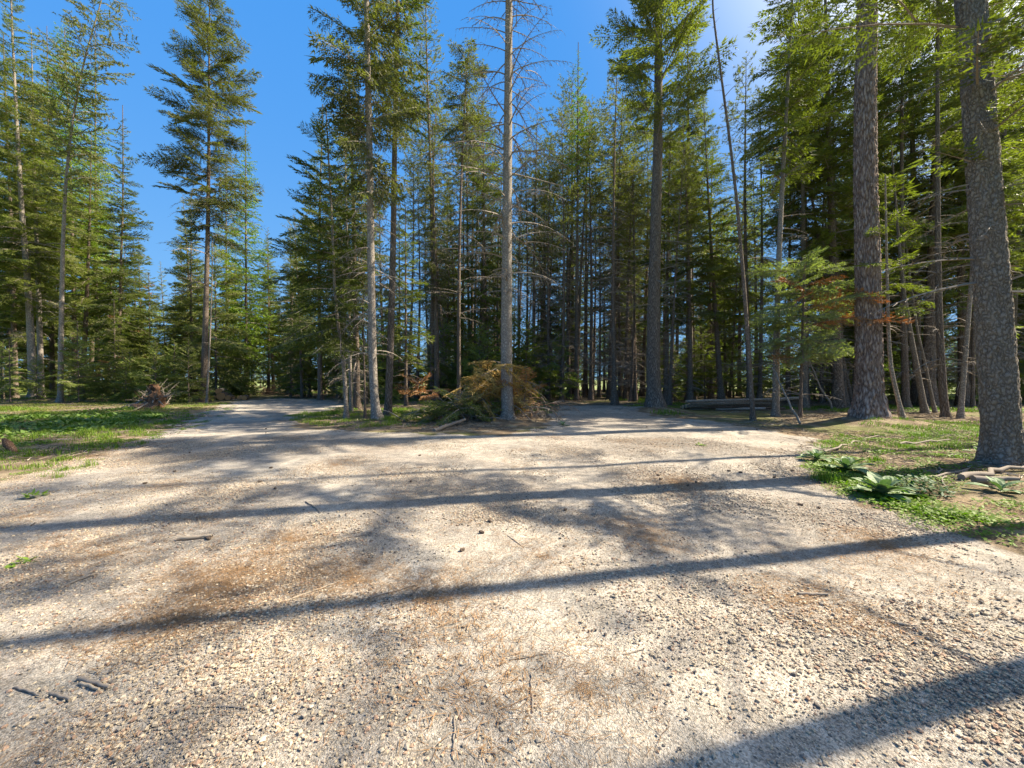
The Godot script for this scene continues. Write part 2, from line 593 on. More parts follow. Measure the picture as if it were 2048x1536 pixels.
# ------------------------------------------------------------------ ground
func lot_map() -> ImageTexture:
	var n := 1024
	var small := 256
	var mask := Image.create(small, small, false, Image.FORMAT_L8)
	for y in small:
		for x in small:
			var wx := LOT_MIN.x + (x + 0.5) / small * LOT_SIZE
			var wz := LOT_MIN.y + (y + 0.5) / small * LOT_SIZE
			var jx := patchy.get_noise_2d(wx * 8.0, wz * 8.0) * 0.6
			var jz := patchy.get_noise_2d(wx * 8.0 + 77.0, wz * 8.0) * 0.6
			if in_lot(wx + jx, wz + jz):
				mask.set_pixel(x, y, Color.WHITE)
	mask.resize(n, n, Image.INTERPOLATE_CUBIC)
	var md := mask.get_data()
	var coarse := noise(FastNoiseLite.TYPE_SIMPLEX, 0.012, 21, 4).get_image(n, n, false, false, false).get_data()
	var fine := noise(FastNoiseLite.TYPE_SIMPLEX, 0.09, 22, 4).get_image(n, n, false, false, false).get_data()
	var streak := noise(FastNoiseLite.TYPE_SIMPLEX, 0.03, 23, 4).get_image(n, n, false, false, false).get_data()
	var out := PackedByteArray()
	out.resize(n * n * 3)
	var gravel := Vector3(0.405, 0.36, 0.305)
	var sand := Vector3(0.525, 0.465, 0.385)
	var needles := Vector3(0.27, 0.185, 0.11)
	var duff := Vector3(0.24, 0.18, 0.12)
	var moss := Vector3(0.17, 0.19, 0.06)
	var dry := Vector3(0.36, 0.29, 0.19)
	for i in n * n:
		var a := coarse[i] / 255.0
		var b := fine[i] / 255.0
		var s := streak[i] / 255.0
		var g := gravel.lerp(sand, smoothstep(0.38, 0.66, s * 0.6 + a * 0.4))
		g = g.lerp(needles, smoothstep(0.62, 0.8, b * 0.55 + (1.0 - a) * 0.5) * 0.2)
		g *= (0.84 + 0.32 * b) * (0.78 + 0.44 * (absi((i * 73856093) ^ ((i / n) * 19349663)) % 997) / 997.0)
		var f := duff.lerp(dry, smoothstep(0.4, 0.75, b))
		f = f.lerp(moss, smoothstep(0.5, 0.7, a * 0.7 + s * 0.35) * 0.75)
		f *= 0.8 + 0.4 * b
		var k := smoothstep(0.25, 0.75, md[i] / 255.0 + (b - 0.5) * 0.7)
		var c := f.lerp(g, k)
		var q := Color(c.x, c.y, c.z).linear_to_srgb()
		out[i * 3] = int(clampf(q.r, 0, 1) * 255.0)
		out[i * 3 + 1] = int(clampf(q.g, 0, 1) * 255.0)
		out[i * 3 + 2] = int(clampf(q.b, 0, 1) * 255.0)
	return ImageTexture.create_from_image(Image.create_from_data(n, n, false, Image.FORMAT_RGB8, out))

func stone_tile() -> ImageTexture:
	var n := 1024
	var a := noise(FastNoiseLite.TYPE_CELLULAR, 0.07, 31, 1)
	a.fractal_type = FastNoiseLite.FRACTAL_NONE
	a.cellular_return_type = FastNoiseLite.RETURN_CELL_VALUE
	var b := noise(FastNoiseLite.TYPE_SIMPLEX, 0.25, 32, 3)
	var da := a.get_seamless_image(n, n, false, false, 0.05, true).get_data()
	var db := b.get_seamless_image(n, n, false, false, 0.05, true).get_data()
	var out := PackedByteArray()
	out.resize(n * n * 3)
	for i in n * n:
		var v := da[i] / 255.0
		var w := db[i] / 255.0
		var t := clampf(0.62 + 0.42 * (v - 0.5) * 1.3 + (w - 0.5) * 0.35, 0.25, 1.0)
		var warm := (fposmod(v * 7.0, 1.0) - 0.5) * 0.08
		var q := Color(t * (1.0 + warm), t, t * (1.0 - warm)).linear_to_srgb()
		out[i * 3] = int(clampf(q.r, 0, 1) * 255.0)
		out[i * 3 + 1] = int(clampf(q.g, 0, 1) * 255.0)
		out[i * 3 + 2] = int(clampf(q.b, 0, 1) * 255.0)
	return ImageTexture.create_from_image(Image.create_from_data(n, n, false, Image.FORMAT_RGB8, out))

func make_ground() -> void:
	var m := StandardMaterial3D.new()
	m.albedo_texture = stone_tile()
	m.detail_enabled = true
	m.detail_blend_mode = BaseMaterial3D.BLEND_MODE_MUL
	m.detail_uv_layer = BaseMaterial3D.DETAIL_UV_2
	m.detail_albedo = lot_map()
	m.heightmap_enabled = true
	var hn := noise(FastNoiseLite.TYPE_CELLULAR, 0.06, 31, 3)
	hn.cellular_return_type = FastNoiseLite.RETURN_DISTANCE2_SUB
	m.heightmap_texture = tex(hn, 1024)
	m.heightmap_scale = 0.5
	m.roughness = 0.95
	m.metallic_specular = 0.2
	# near ground: one even grid over the mapped square
	var n := 204
	var v := PackedVector3Array()
	var uv := PackedVector2Array()
	var uv2 := PackedVector2Array()
	var ix := PackedInt32Array()
	var nn := PackedVector3Array()
	for j in n + 1:
		for i in n + 1:
			var x := LOT_MIN.x + LOT_SIZE * i / n
			var z := LOT_MIN.y + LOT_SIZE * j / n
			v.append(Vector3(x, height(x, z), z))
			uv.append(Vector2(x, z) / 0.6)
			uv2.append(Vector2(float(i) / n, float(j) / n))
			nn.append(Vector3(height(x - 0.1, z) - height(x + 0.1, z), 0.2, height(x, z - 0.1) - height(x, z + 0.1)).normalized())
	for j in n:
		for i in n:
			var p := j * (n + 1) + i
			ix.append_array(PackedInt32Array([p, p + 1, p + n + 1, p + 1, p + n + 2, p + n + 1]))
	var a := []
	a.resize(Mesh.ARRAY_MAX)
	a[Mesh.ARRAY_VERTEX] = v
	a[Mesh.ARRAY_NORMAL] = nn
	a[Mesh.ARRAY_TEX_UV] = uv
	a[Mesh.ARRAY_TEX_UV2] = uv2
	a[Mesh.ARRAY_INDEX] = ix
	var mesh := ArrayMesh.new()
	mesh.add_surface_from_arrays(Mesh.PRIMITIVE_TRIANGLES, a)
	var o := part("ground", mesh, m, self)
	tag(o, "pale gravel clearing running into brown forest floor", "ground", "", "structure")
	# the land beyond, a frame of four sheets butted to the square
	var far := StandardMaterial3D.new()
	far.albedo_texture = tex(noise(FastNoiseLite.TYPE_SIMPLEX, 0.02, 41, 5), 512, ramp([[0.0, lin(0.12, 0.10, 0.06)], [0.45, lin(0.17, 0.21, 0.06)], [1.0, lin(0.26, 0.32, 0.08)]]))
	far.uv1_triplanar = true
	far.uv1_world_triplanar = true
	far.uv1_scale = Vector3(0.06, 0.06, 0.06)
	far.roughness = 0.95
	var st := SurfaceTool.new()
	st.begin(Mesh.PRIMITIVE_TRIANGLES)
	var lo := LOT_MIN
	var hi := LOT_MIN + Vector2(LOT_SIZE, LOT_SIZE)
	var R := 700.0
	for q in [[-R, -R, R, lo.y], [-R, hi.y, R, R], [-R, lo.y, lo.x, hi.y], [hi.x, lo.y, R, hi.y]]:
		var c := [Vector3(q[0], -0.015, q[1]), Vector3(q[2], -0.015, q[1]), Vector3(q[2], -0.015, q[3]), Vector3(q[0], -0.015, q[3])]
		for k in [0, 1, 2, 0, 2, 3]:
			st.set_normal(Vector3.UP)
			st.add_vertex(c[k])
	var fo := part("meadow_land", st.commit(), far, self)
	tag(fo, "green land beyond the forest edge", "ground", "", "structure")

# ------------------------------------------------------------------ small ground stuff
func pebble_patch(sd: int, count: int, radius: float, big: float) -> ArrayMesh:
	var r := rg(sd)
	var ico := SphereMesh.new()
	ico.radial_segments = 4
	ico.rings = 2
	ico.radius = 0.5
	ico.height = 1.0
	var arr := ico.surface_get_arrays(0)
	var idx: PackedInt32Array = arr[Mesh.ARRAY_INDEX]
	var src: PackedVector3Array = arr[Mesh.ARRAY_VERTEX]
	var tri := PackedVector3Array()
	for i in idx:
		tri.append(src[i])
	var v := PackedVector3Array()
	var c := PackedColorArray()
	var tones := [Color(0.47, 0.39, 0.30), Color(0.55, 0.46, 0.35), Color(0.36, 0.32, 0.28), Color(0.60, 0.52, 0.42), Color(0.22, 0.20, 0.185), Color(0.42, 0.29, 0.22), Color(0.50, 0.42, 0.32)]
	var col := PackedColorArray()
	col.resize(tri.size())
	for i in count:
		var q := Vector2.from_angle(r.randf() * TAU) * radius * pow(r.randf(), 0.62)
		var s := 0.004 + big * pow(r.randf(), 5.5)
		var bs := Basis(Vector3.UP, r.randf() * TAU) * Basis(Vector3.RIGHT, r.randf_range(-0.4, 0.4))
		bs = bs * Basis.from_scale(Vector3(s * r.randf_range(0.9, 1.5), s * r.randf_range(0.45, 0.8), s))
		v.append_array(Transform3D(bs, Vector3(q.x, s * 0.12, q.y)) * tri)
		var t: Color = tones[r.randi() % tones.size()]
		var q2 := r.randf_range(0.55, 0.85)
		col.fill(Color(t.r * q2, t.g * q2 * 0.97, t.b * q2 * 0.9))
		c.append_array(col)
	return flat_mesh(v, c)

func needle_patch(sd: int, count: int, radius: float) -> ArrayMesh:
	var r := rg(sd)
	var s := Spray.new()
	s.r = r
	for i in count:
		var q := Vector2.from_angle(r.randf() * TAU) * radius * pow(r.randf(), 0.75)
		var a := r.randf() * TAU
		var d := Vector3(cos(a), r.randf_range(-0.06, 0.1), sin(a)) * r.randf_range(0.04, 0.09)
		var side := Vector3(-sin(a), 0, cos(a)) * r.randf_range(0.001, 0.002)
		var b := Vector3(q.x, r.randf_range(0.004, 0.014), q.y)
		s.v.append_array(PackedVector3Array([b + side, b - side, b + d]))
		var t := r.randf_range(0.5, 1.2)
		var k := Color(0.27 * t, 0.165 * t, 0.085 * t)
		s.c.append_array(PackedColorArray([k, k, k]))
	return flat_mesh(s.v, s.c)

func stick_patch(sd: int, count: int, radius: float) -> ArrayMesh:
	var r := rg(sd)
	var s := Spray.new()
	s.r = r
	var c := PackedColorArray()
	for i in count:
		var q := Vector2.from_angle(r.randf() * TAU) * radius * pow(r.randf(), 0.6)
		var a := r.randf() * TAU
		var L := 0.05 + 0.4 * pow(r.randf(), 2.5)
		var b := Vector3(q.x, 0.008, q.y)
		s.stick(b, b + Vector3(cos(a) * L, r.randf_range(0.0, 0.05), sin(a) * L), r.randf_range(0.003, 0.009), 0.002)
		var t := r.randf_range(0.5, 1.3)
		var k := Color(0.22 * t, 0.165 * t, 0.115 * t) if r.randf() < 0.8 else Color(0.34 * t, 0.29 * t, 0.235 * t)
		while c.size() < s.w.size(): c.append(k)
	return flat_mesh(s.w, c)

func blade_patch(sd: int, count: int, radius: float, tall: float, wid: float) -> ArrayMesh:
	var r := rg(sd)
	var s := Spray.new()
	s.r = r
	for i in count:
		var q := Vector2.from_angle(r.randf() * TAU) * radius * pow(r.randf(), 0.6)
		var a := r.randf() * TAU
		var h := tall * r.randf_range(0.45, 1.15) * (1.1 - 0.5 * q.length() / radius)
		var lean := Vector3(cos(a), 0, sin(a)) * h * r.randf_range(0.15, 0.75)
		var b := Vector3(q.x, -0.01, q.y)
		var side := Vector3(-sin(a), 0, cos(a)) * wid * 0.5
		var mid := b + lean * 0.35 + Vector3(0, h * 0.62, 0)
		var tip := b + lean + Vector3(0, h * r.randf_range(0.75, 1.0), 0)
		s.v.append_array(PackedVector3Array([b + side, b - side, mid + side * 0.8, b - side, mid - side * 0.8, mid + side * 0.8, mid + side * 0.8, mid - side * 0.8, tip]))
		var t := r.randf_range(0.65, 1.25)
		var k := Color(t * r.randf_range(0.9, 1.25), t, t * 0.9)
		for e in 9: s.c.append(k)
	return flat_mesh(s.v, s.c)

func leaf_patch(sd: int, count: int, radius: float, size: float, tall: float) -> ArrayMesh:
	var r := rg(sd)
	var s := Spray.new()
	s.r = r
	for i in count:
		var q := Vector2.from_angle(r.randf() * TAU) * radius * pow(r.randf(), 0.6)
		var a := r.randf() * TAU
		var b := Vector3(q.x, tall * r.randf_range(0.1, 1.0) * (1.0 - 0.6 * q.length() / radius), q.y)
		s.blade(b, Vector3(cos(a), r.randf_range(-0.3, 0.7), sin(a)) * size * r.randf_range(0.6, 1.25), size * 0.55, r.randf_range(0.65, 1.3), r.randf_range(-0.1, 0.1))
	return flat_mesh(s.v, s.c)

func lay(x: float, z: float, turn: float, k: float, up := 0.0) -> Transform3D:
	var nrm := Vector3(height(x - 0.15, z) - height(x + 0.15, z), 0.3, height(x, z - 0.15) - height(x, z + 0.15)).normalized()
	var q := Basis(Quaternion(Vector3.UP, nrm)) * Basis(Vector3.UP, turn)
	return Transform3D(q.scaled(Vector3(k, k, k)), Vector3(x, height(x, z) + up, z))

func scatter(called: String, label: String, category: String, meshes: Array, m: Material, spots: Array) -> void:
	var o := base(called, Vector3.ZERO, label, category)
	o.set_meta("kind", "stuff")
	for i in meshes.size():
		var mine := []
		for j in range(i, spots.size(), meshes.size()):
			mine.append(spots[j])
		if mine.size():
			multi(called + "_patch", meshes[i], m, mine, o)

# spots inside a pixel polygon of the photograph's ground
func spots_in(poly: Array, count: int, sd: int, k0 := 0.8, k1 := 1.2) -> Array:
	var r := rg(sd)
	var p := PackedVector2Array()
	for q in poly:
		var g := G(q[0], q[1])
		p.append(Vector2(g.x, g.z))
	var lo := p[0]
	var hi := p[0]
	for q in p:
		lo = lo.min(q)
		hi = hi.max(q)
	var out := []
	var tries := 0
	while out.size() < count and tries < count * 40:
		tries += 1
		var q := Vector2(r.randf_range(lo.x, hi.x), r.randf_range(lo.y, hi.y))
		if Geometry2D.is_point_in_polygon(q, p):
			out.append(lay(q.x, q.y, r.randf() * TAU, r.randf_range(k0, k1)))
	return out

func make_ground_stuff() -> void:
	var r := rg(501)
	# gravel
	var spots := []
	while spots.size() < 620:
		var d := 1.0 + 9.5 * pow(r.randf(), 0.75)
		var x := r.randf_range(-1.45, 1.45) * d
		if in_lot(x, -d) and patchy.get_noise_2d(x * 9.0, d * 9.0) > r.randf_range(-0.25, 0.3):
			spots.append(lay(x, -d, r.randf() * TAU, r.randf_range(0.8, 1.15)))
	scatter("gravel", "loose pebbles over the near gravel", "gravel", [pebble_patch(1, 900, 0.6, 0.015), pebble_patch(2, 800, 0.6, 0.019), pebble_patch(3, 1000, 0.6, 0.012), pebble_patch(4, 640, 0.5, 0.027)], M.pebble, spots)
	# orange needles lie where the photograph shows them, and thinly elsewhere
	spots = []
	for q in [[430, 1190], [380, 1160], [470, 1170], [700, 1160], [660, 1150], [740, 1175], [620, 1075], [600, 1085], [900, 1190], [300, 1250], [340, 1240], [1370, 970], [1400, 965], [1340, 975], [1230, 1050], [1290, 1080], [500, 1140], [540, 1150], [200, 1110], [100, 1080], [1620, 960], [1560, 900], [1300, 890], [1000, 870], [1060, 860], [1040, 850], [980, 862], [1640, 1190], [860, 1200]]:
		for e in 2:
			var g := G(q[0] + r.randf_range(-30, 30), q[1] + r.randf_range(-9, 9))
			spots.append(lay(g.x, g.z, r.randf() * TAU, r.randf_range(0.7, 1.3)))
	while spots.size() < 190:
		var d := 1.4 + 17.0 * r.randf()
		var x := r.randf_range(-1.3, 1.3) * d
		spots.append(lay(x, -d, r.randf() * TAU, r.randf_range(0.6, 1.4)))
	scatter("needle_litter", "fallen orange brown conifer needles", "needles", [needle_patch(11, 620, 0.40), needle_patch(12, 420, 0.55), needle_patch(13, 220, 0.3)], M.litter, spots)
	# sticks and bark bits on the forest floor
	spots = []
	while spots.size() < 520:
		var d := 4.0 + 26.0 * pow(r.randf(), 0.8)
		var x := r.randf_range(-1.4, 1.4) * d
		if not in_lot(x, -d):
			spots.append(lay(x, -d, r.randf() * TAU, r.randf_range(0.7, 1.4)))
	scatter("forest_litter", "brown twigs and bark bits strewn on the forest floor", "litter", [stick_patch(14, 90, 0.9), stick_patch(15, 60, 0.7)], M.litter, spots)
	# grass
	var blades := [blade_patch(21, 150, 0.42, 0.17, 0.012), blade_patch(22, 110, 0.36, 0.22, 0.012), blade_patch(23, 170, 0.5, 0.13, 0.012)]
	var leafy := [leaf_patch(31, 130, 0.4, 0.075, 0.10), leaf_patch(32, 170, 0.5, 0.055, 0.07)]
	scatter("grass", "lush green grass along the left edge of the gravel", "grass", blades + [blade_patch(24, 90, 0.3, 0.3, 0.014), blade_patch(25, 50, 0.45, 0.2, 0.014), leafy[0]], M.grass, spots_in([[-260, 835], [120, 828], [380, 824], [372, 842], [200, 902], [0, 958], [-260, 990]], 430, 41, 0.45, 0.95) + spots_in([[-100, 985], [0, 950], [200, 896], [372, 838], [420, 820], [470, 812], [440, 832], [330, 880], [160, 940], [-50, 1020]], 60, 48, 0.2, 0.5))
	scatter("broadleaf_weeds", "broad leaved weeds growing in the left grass", "weeds", [leaf_patch(33, 60, 0.45, 0.15, 0.16), leaf_patch(34, 80, 0.4, 0.11, 0.12)], M.weed, spots_in([[-200, 832], [100, 834], [260, 830], [330, 836], [180, 868], [60, 880], [-200, 900]], 130, 42))
	scatter("dry_grass", "yellow green grass before the left trees", "grass", [blades[2], leafy[1]], M.grass_pale, spots_in([[-300, 800], [380, 797], [420, 812], [380, 824], [-300, 836]], 420, 43))
	scatter("island_grass", "bright grass between the two grey trunks and the brush heap", "grass", blades, M.grass, spots_in([[560, 836], [600, 826], [880, 815], [880, 838], [830, 858], [690, 856], [610, 850]], 170, 44, 0.5, 0.9))
	scatter("clover", "low green clover under the trees to the right", "ground cover", leafy, M.grass, spots_in([[1610, 905], [1700, 872], [2000, 858], [2400, 880], [2500, 1060], [2000, 1085], [1850, 1050], [1780, 990], [1660, 950]], 230, 45, 0.35, 0.85) + spots_in([[1640, 930], [1800, 960], [1860, 1010], [2010, 1050], [1920, 1072], [1800, 1020], [1690, 985]], 60, 46, 0.4, 0.8))
	scatter("thin_grass", "scattered grass blades on the forest floor to the right", "grass", [blades[0], blades[2]], M.grass, spots_in([[1650, 880], [1760, 850], [2000, 845], [2350, 860], [2400, 930], [1900, 900], [1700, 915]], 120, 47, 0.5, 1.0))
	var deep := []
	while deep.size() < 900:
		var d := r.randf_range(17.0, 52.0)
		var x := r.randf_range(-1.5, 1.5) * d
		if not in_lot(x, -d) and patchy.get_noise_2d(x * 2.0, d * 2.0) > 0.0:
			deep.append(lay(x, -d, r.randf() * TAU, r.randf_range(0.8, 1.7)))
	scatter("woodland_grass", "green undergrowth in the sun patches deep among the trunks", "undergrowth", [blades[0], leafy[0], leafy[1]], M.grass, deep)

# ------------------------------------------------------------------ things on the ground
func rod(called: String, a: Vector3, b: Vector3, ra: float, rb: float, m: Material, label: String, category: String, group := "", sd := 0, cap_mat: Material = null, wob := 0.02) -> Node3D:
	var r := rg(sd + 900)
	var o := base(called, a, label, category, group)
	var d := b - a
	var path := PackedVector3Array()
	var rad := PackedFloat32Array()
	var n := 8
	for i in n + 1:
		var t := float(i) / n
		path.append(d * t + Vector3(r.randf_range(-1, 1), r.randf_range(-0.5, 0.5), r.randf_range(-1, 1)) * d.length() * wob * (1.0 if i > 0 and i < n else 0.0))
		rad.append(lerpf(ra, rb, t) * r.randf_range(0.92, 1.08))
	var s := Hide.new()
	s.tube(path, rad, 8, null, 0.0, 0.0, cap_mat == null)
	part("stem" if ra < 0.05 else "bark", s.mesh(), m, o)
	if cap_mat:
		for e in 2:
			var q := Hide.new()
			var i := 0 if e == 0 else n
			var dir := (path[0] - path[1]).normalized() if e == 0 else (path[n] - path[n - 1]).normalized()
			q.tube(PackedVector3Array([path[i], path[i] + dir * 0.006]), PackedFloat32Array([rad[i] * 0.96, rad[i] * 0.93]), 10, null, 0.0, 0.0, true)
			part("cut_end", q.mesh(), cap_mat, o)
	return o

func mullein(at: Vector3, leaves: int, size: float, label: String, sd: int) -> void:
	var r := rg(sd)
	var o := base("mullein_plant", at, label, "plant")
	if not P.has("mullein"):
		P.mullein = []
		for k in 3:
			var rr := rg(k + 70)
			var v := PackedVector3Array()
			var c := PackedColorArray()
			var nx := 7
			var nz := 4
			var curl := rr.randf_range(0.15, 0.5)
			var pts := []
			for i in nx + 1:
				var row := []
				var t := float(i) / nx
				var wd := 0.27 * pow(sin(PI * clampf(0.06 + t * 0.9, 0, 1)), 0.75) * (0.55 + 0.6 * t)
				for j in nz + 1:
					var u := float(j) / nz * 2.0 - 1.0
					row.append(Vector3(t, 0.32 * t - curl * t * t + 0.16 * wd * absf(u) * 1.6 + 0.014 * sin(u * 7.0 + t * 9.0), u * wd))
				pts.append(row)
			for i in nx:
				for j in nz:
					v.append_array(PackedVector3Array([pts[i][j], pts[i + 1][j], pts[i][j + 1], pts[i + 1][j], pts[i + 1][j + 1], pts[i][j + 1]]))
					var tone := rr.randf_range(0.93, 1.07) * (1.22 if j == 1 or j == 2 else 1.0) * 0.9
					for e in 6: c.append(Color(tone, tone, tone))
			P.mullein.append(flat_mesh(v, c))
	for i in leaves:
		var t := float(i) / leaves
		var l := part("leaf", P.mullein[r.randi() % 3], M.mullein, o)
		var k := size * lerpf(1.0, 0.55, t) * r.randf_range(0.85, 1.15)
		l.transform = Transform3D(Basis(Vector3.UP, i * 2.4 + r.randf_range(-0.3, 0.3)) * Basis(Vector3(0, 0, 1), lerpf(-0.08, 0.95, t) + r.randf_range(-0.1, 0.1)) * Basis.from_scale(Vector3(k, k, k)), Vector3(0, 0.015 + 0.04 * t, 0))

func make_ground_things() -> void:
	var r := rg(777)
	mullein(G(1768, 992), 17, 0.46, "largest grey green rosette of broad felted leaves at the gravel edge", 1)
	mullein(G(1695, 942), 13, 0.42, "upright broad leaved rosette behind the tuft of fine grass", 2)
	mullein(G(1635, 922), 12, 0.36, "pale rosette nearest the gravel behind the other broad leaved plants", 3)
	mullein(G(2005, 985), 7, 0.34, "small rosette with one large round leaf near the right tree foot", 4)
	mullein(G(1958, 908), 5, 0.26, "small broad leaved plant just left of the large right trunk", 5)
	mullein(G(1125, 852), 7, 0.30, "small broad leaved plant beside the brush heap's right end", 6)
	var tuft := base("grass_tuft", G(1655, 962), "round tuft of fine dark green grass between the broad leaved plants", "grass tuft")
	part("blades", blade_patch(51, 260, 0.2, 0.25, 0.007), M.grass, tuft)
	tuft = base("grass_tuft", G(1755, 925), "small bright grass tuft right of the upright rosette", "grass tuft")
	part("blades", blade_patch(52, 160, 0.14, 0.17, 0.007), M.grass, tuft)
	var bush := base("leafy_plant", G(1838, 985), "dark dense narrow leaved plant right of the largest rosette", "plant")
	part("foliage", leaf_patch(53, 420, 0.34, 0.07, 0.3), M.dark_weed, bush)
	bush = base("leafy_plant", G(1400, 893), "tiny green weed alone on the gravel edge", "plant")
	part("foliage", leaf_patch(54, 40, 0.12, 0.06, 0.05), M.grass, bush)
	bush = base("leafy_plant", G(62, 995), "single green weed on the gravel by the left frame edge", "plant")
	part("foliage", leaf_patch(55, 26, 0.09, 0.09, 0.1), M.grass, bush)
	bush = base("leafy_plant", G(35, 1128), "small green sprout in shade near the left frame edge", "plant")
	part("foliage", leaf_patch(56, 30, 0.07, 0.05, 0.05), M.grass, bush)
	# twigs one can pick out on the gravel
	var tw := [
		[150, 1370, 210, 1392, 0.012, "thick grey stick with bark lying on the near left gravel"],
		[152, 1380, 190, 1395, 0.009, "peeled tan stick under the thick grey stick"],
		[92, 1400, 130, 1416, 0.009, "short grey stick left of the thick stick pair"],
		[20, 1385, 70, 1405, 0.007, "dark forked twig at the lower left edge"],
		[350, 1082, 420, 1076, 0.02, "flat pale sliver of wood on the sandy patch"],
		[1062, 1360, 1066, 1440, 0.005, "dark upright twig on the bare sand near the bottom"],
		[1020, 1330, 1095, 1318, 0.004, "thin dark twig above the bare sand"],
		[905, 1520, 908, 1450, 0.005, "bent dark twig at the bottom edge"],
		[1600, 1195, 1660, 1198, 0.013, "curved brown strip of bark on the right gravel"],
		[1606, 1172, 1665, 1188, 0.006, "thin twig above the curved bark strip"],
		[1580, 1235, 1630, 1262, 0.006, "dark arched twig below the curved bark strip"],
		[1800, 1258, 1840, 1263, 0.008, "short pale stick right of the bark strips"],
		[560, 1215, 680, 1170, 0.006, "long pale bowed twig across the needle patch"],
		[740, 1205, 830, 1180, 0.007, "dark forked stick lying in the long trunk shadow"],
		[610, 1005, 640, 1030, 0.008, "dark crooked twig on the middle gravel"],
		[110, 1180, 190, 1150, 0.008, "mossy stick on the left gravel"],
		[430, 1428, 490, 1434, 0.005, "thin arched twig on the lower left gravel"],
		[1250, 1320, 1290, 1310, 0.004, "very thin dark twig right of the bare sand"],
		[690, 1080, 745, 1072, 0.005, "thin twig near the orange needles"],
		[1015, 1075, 1048, 1100, 0.005, "thin twig on the pale middle gravel"],
	]
	for i in tw.size():
		var q: Array = tw[i]
		var a := G(q[0], q[1]) + Vector3(0, q[4] * 0.8, 0)
		var b := G(q[2], q[3]) + Vector3(0, q[4] * 1.3, 0)
		rod("twig", a, b, q[4], q[4] * 0.6, M.peeled if i in [1, 4, 11, 12] else M.dead_wood if i % 2 == 0 else M.limb, q[5], "twig", "twigs on the gravel", i, null, 0.022)
	# cones
	var cone := SphereMesh.new()
	cone.radius = 0.5
	cone.height = 1.0
	cone.radial_segments = 9
	cone.rings = 6
	var ca := cone.surface_get_arrays(0)
	var cv := PackedVector3Array()
	for i in ca[Mesh.ARRAY_INDEX]:
		var p: Vector3 = ca[Mesh.ARRAY_VERTEX][i]
		var k := 1.0 + 0.22 * sin(p.y * 23.0 + atan2(p.z, p.x) * 3.0)
		cv.append(Vector3(p.x * k, p.y * 1.25, p.z * k))
	var cone_mesh := flat_mesh(cv)
	for i in 46:
		var d := r.randf_range(3.0, 13.0)
		var x := r.randf_range(-1.0, 1.15) * d
		if i < 14:
			d = r.randf_range(4.2, 7.0)
			x = r.randf_range(0.35, 0.95) * d
		if not in_lot(x, -d): continue
		var o := part("pine_cone", cone_mesh, M.bark_pine, self)
		tag(o, "small dark fallen cone lying on the gravel", "cone", "fallen cones on the gravel")
		o.transform = Transform3D(Basis(Vector3.UP, r.randf() * TAU) * Basis(Vector3.RIGHT, 1.5) * Basis.from_scale(Vector3(0.034, 0.05, 0.034)), Vector3(x, height(x, -d) + 0.014, -d))
	# poles stacked under the right trees
	var poles := [
		[1372, 803, 1560, 798, 0.07, 0.22, "bark_pale", "uppermost thin pole of the pole stack"],
		[1378, 808, 1540, 806, 0.06, 0.16, "bark_pale", "pale straight pole below the top of the stack"],
		[1372, 812, 1600, 796, 0.10, 0.10, "bark_pale", "thick mossy grey pole slanting up across the stack"],
		[1366, 818, 1560, 810, 0.11, 0.12, "bark_pine", "dark brown log at the back of the pole stack"],
		[1380, 822, 1470, 822, 0.07, 0.07, "bark_birch", "short white birch pole at the foot of the stack"],
		[1430, 819, 1530, 822, 0.075, 0.09, "bark_birch", "curved white birch pole in front of the stack"],
		[1362, 822, 1570, 826, 0.06, 0.06, "bark_pine", "lowest dark thin pole of the stack"],
	]
	for i in poles.size():
		var q: Array = poles[i]
		var zz := 19.2 + 0.14 * i - 0.3
		var a := W(q[0], q[1], zz)
		var b := W(q[2], q[3], zz + 0.5)
		a.y = maxf(a.y, height(a.x, a.z) + q[4])
		b.y = maxf(b.y, height(b.x, b.z) + q[4])
		rod("wood_pole", a, b, q[4], q[4] * 0.8, M[q[6]], q[7], "pole", "poles stacked under the trees", 40 + i, M.cut_wood, 0.006)
	# sawn logs by the far track
	var logs := [[441, 792, 0.31, "largest sawn log with an orange cut face by the far track"], [428, 793, 0.19, "small sawn log left of the largest one"], [437, 783, 0.24, "grey log lying on top of the largest log"], [419, 790, 0.2, "pale log at the left end of the log row"], [455, 791, 0.2, "log right of the largest sawn log"], [479, 793, 0.15, "left one of two small logs farther right"], [488, 792, 0.19, "round log with a pale ring, farthest right of the log row"]]
	for i in logs.size():
		var q: Array = logs[i]
		var zz := 29.0 + r.randf_range(-0.2, 0.4)
		var a := W(q[0], q[1], zz)
		a.y = maxf(height(a.x, a.z) + q[2] * 0.96, a.y if i == 2 else 0.0)
		var b := a + Vector3(-0.55 + r.randf_range(-0.2, 0.2), 0.0, -1.3)
		rod("sawn_log", a, b, q[2], q[2] * 0.94, M.bark_pale if i in [2, 3] else M.bark_fir, q[3], "log", "sawn logs by the far track", 60 + i, M.cut_orange, 0.004)
	# rotten stump with roots and sticks at the left of the track
	var sp := G(308, 818)
	var st := base("rotten_stump", sp, "red brown rotten stump with grey broken roots beside the left grass", "stump")
	var core := Hide.new()
	var cp := PackedVector3Array()
	var cr := PackedFloat32Array()
	for i in 15:
		var t := i / 14.0
		cp.append(Vector3(0.12 * sin(t * 5.0), -0.1 + 1.35 * t, 0.1 * cos(t * 4.0)))
		cr.append(lerpf(0.42, 0.08, pow(t, 0.7)) * (1.0 + 0.18 * sin(t * 17.0)))
	core.tube(cp, cr, 22, M.bark_noise, 0.16, 0.5)
	part("core", core.mesh(), M.rot_wood, st)
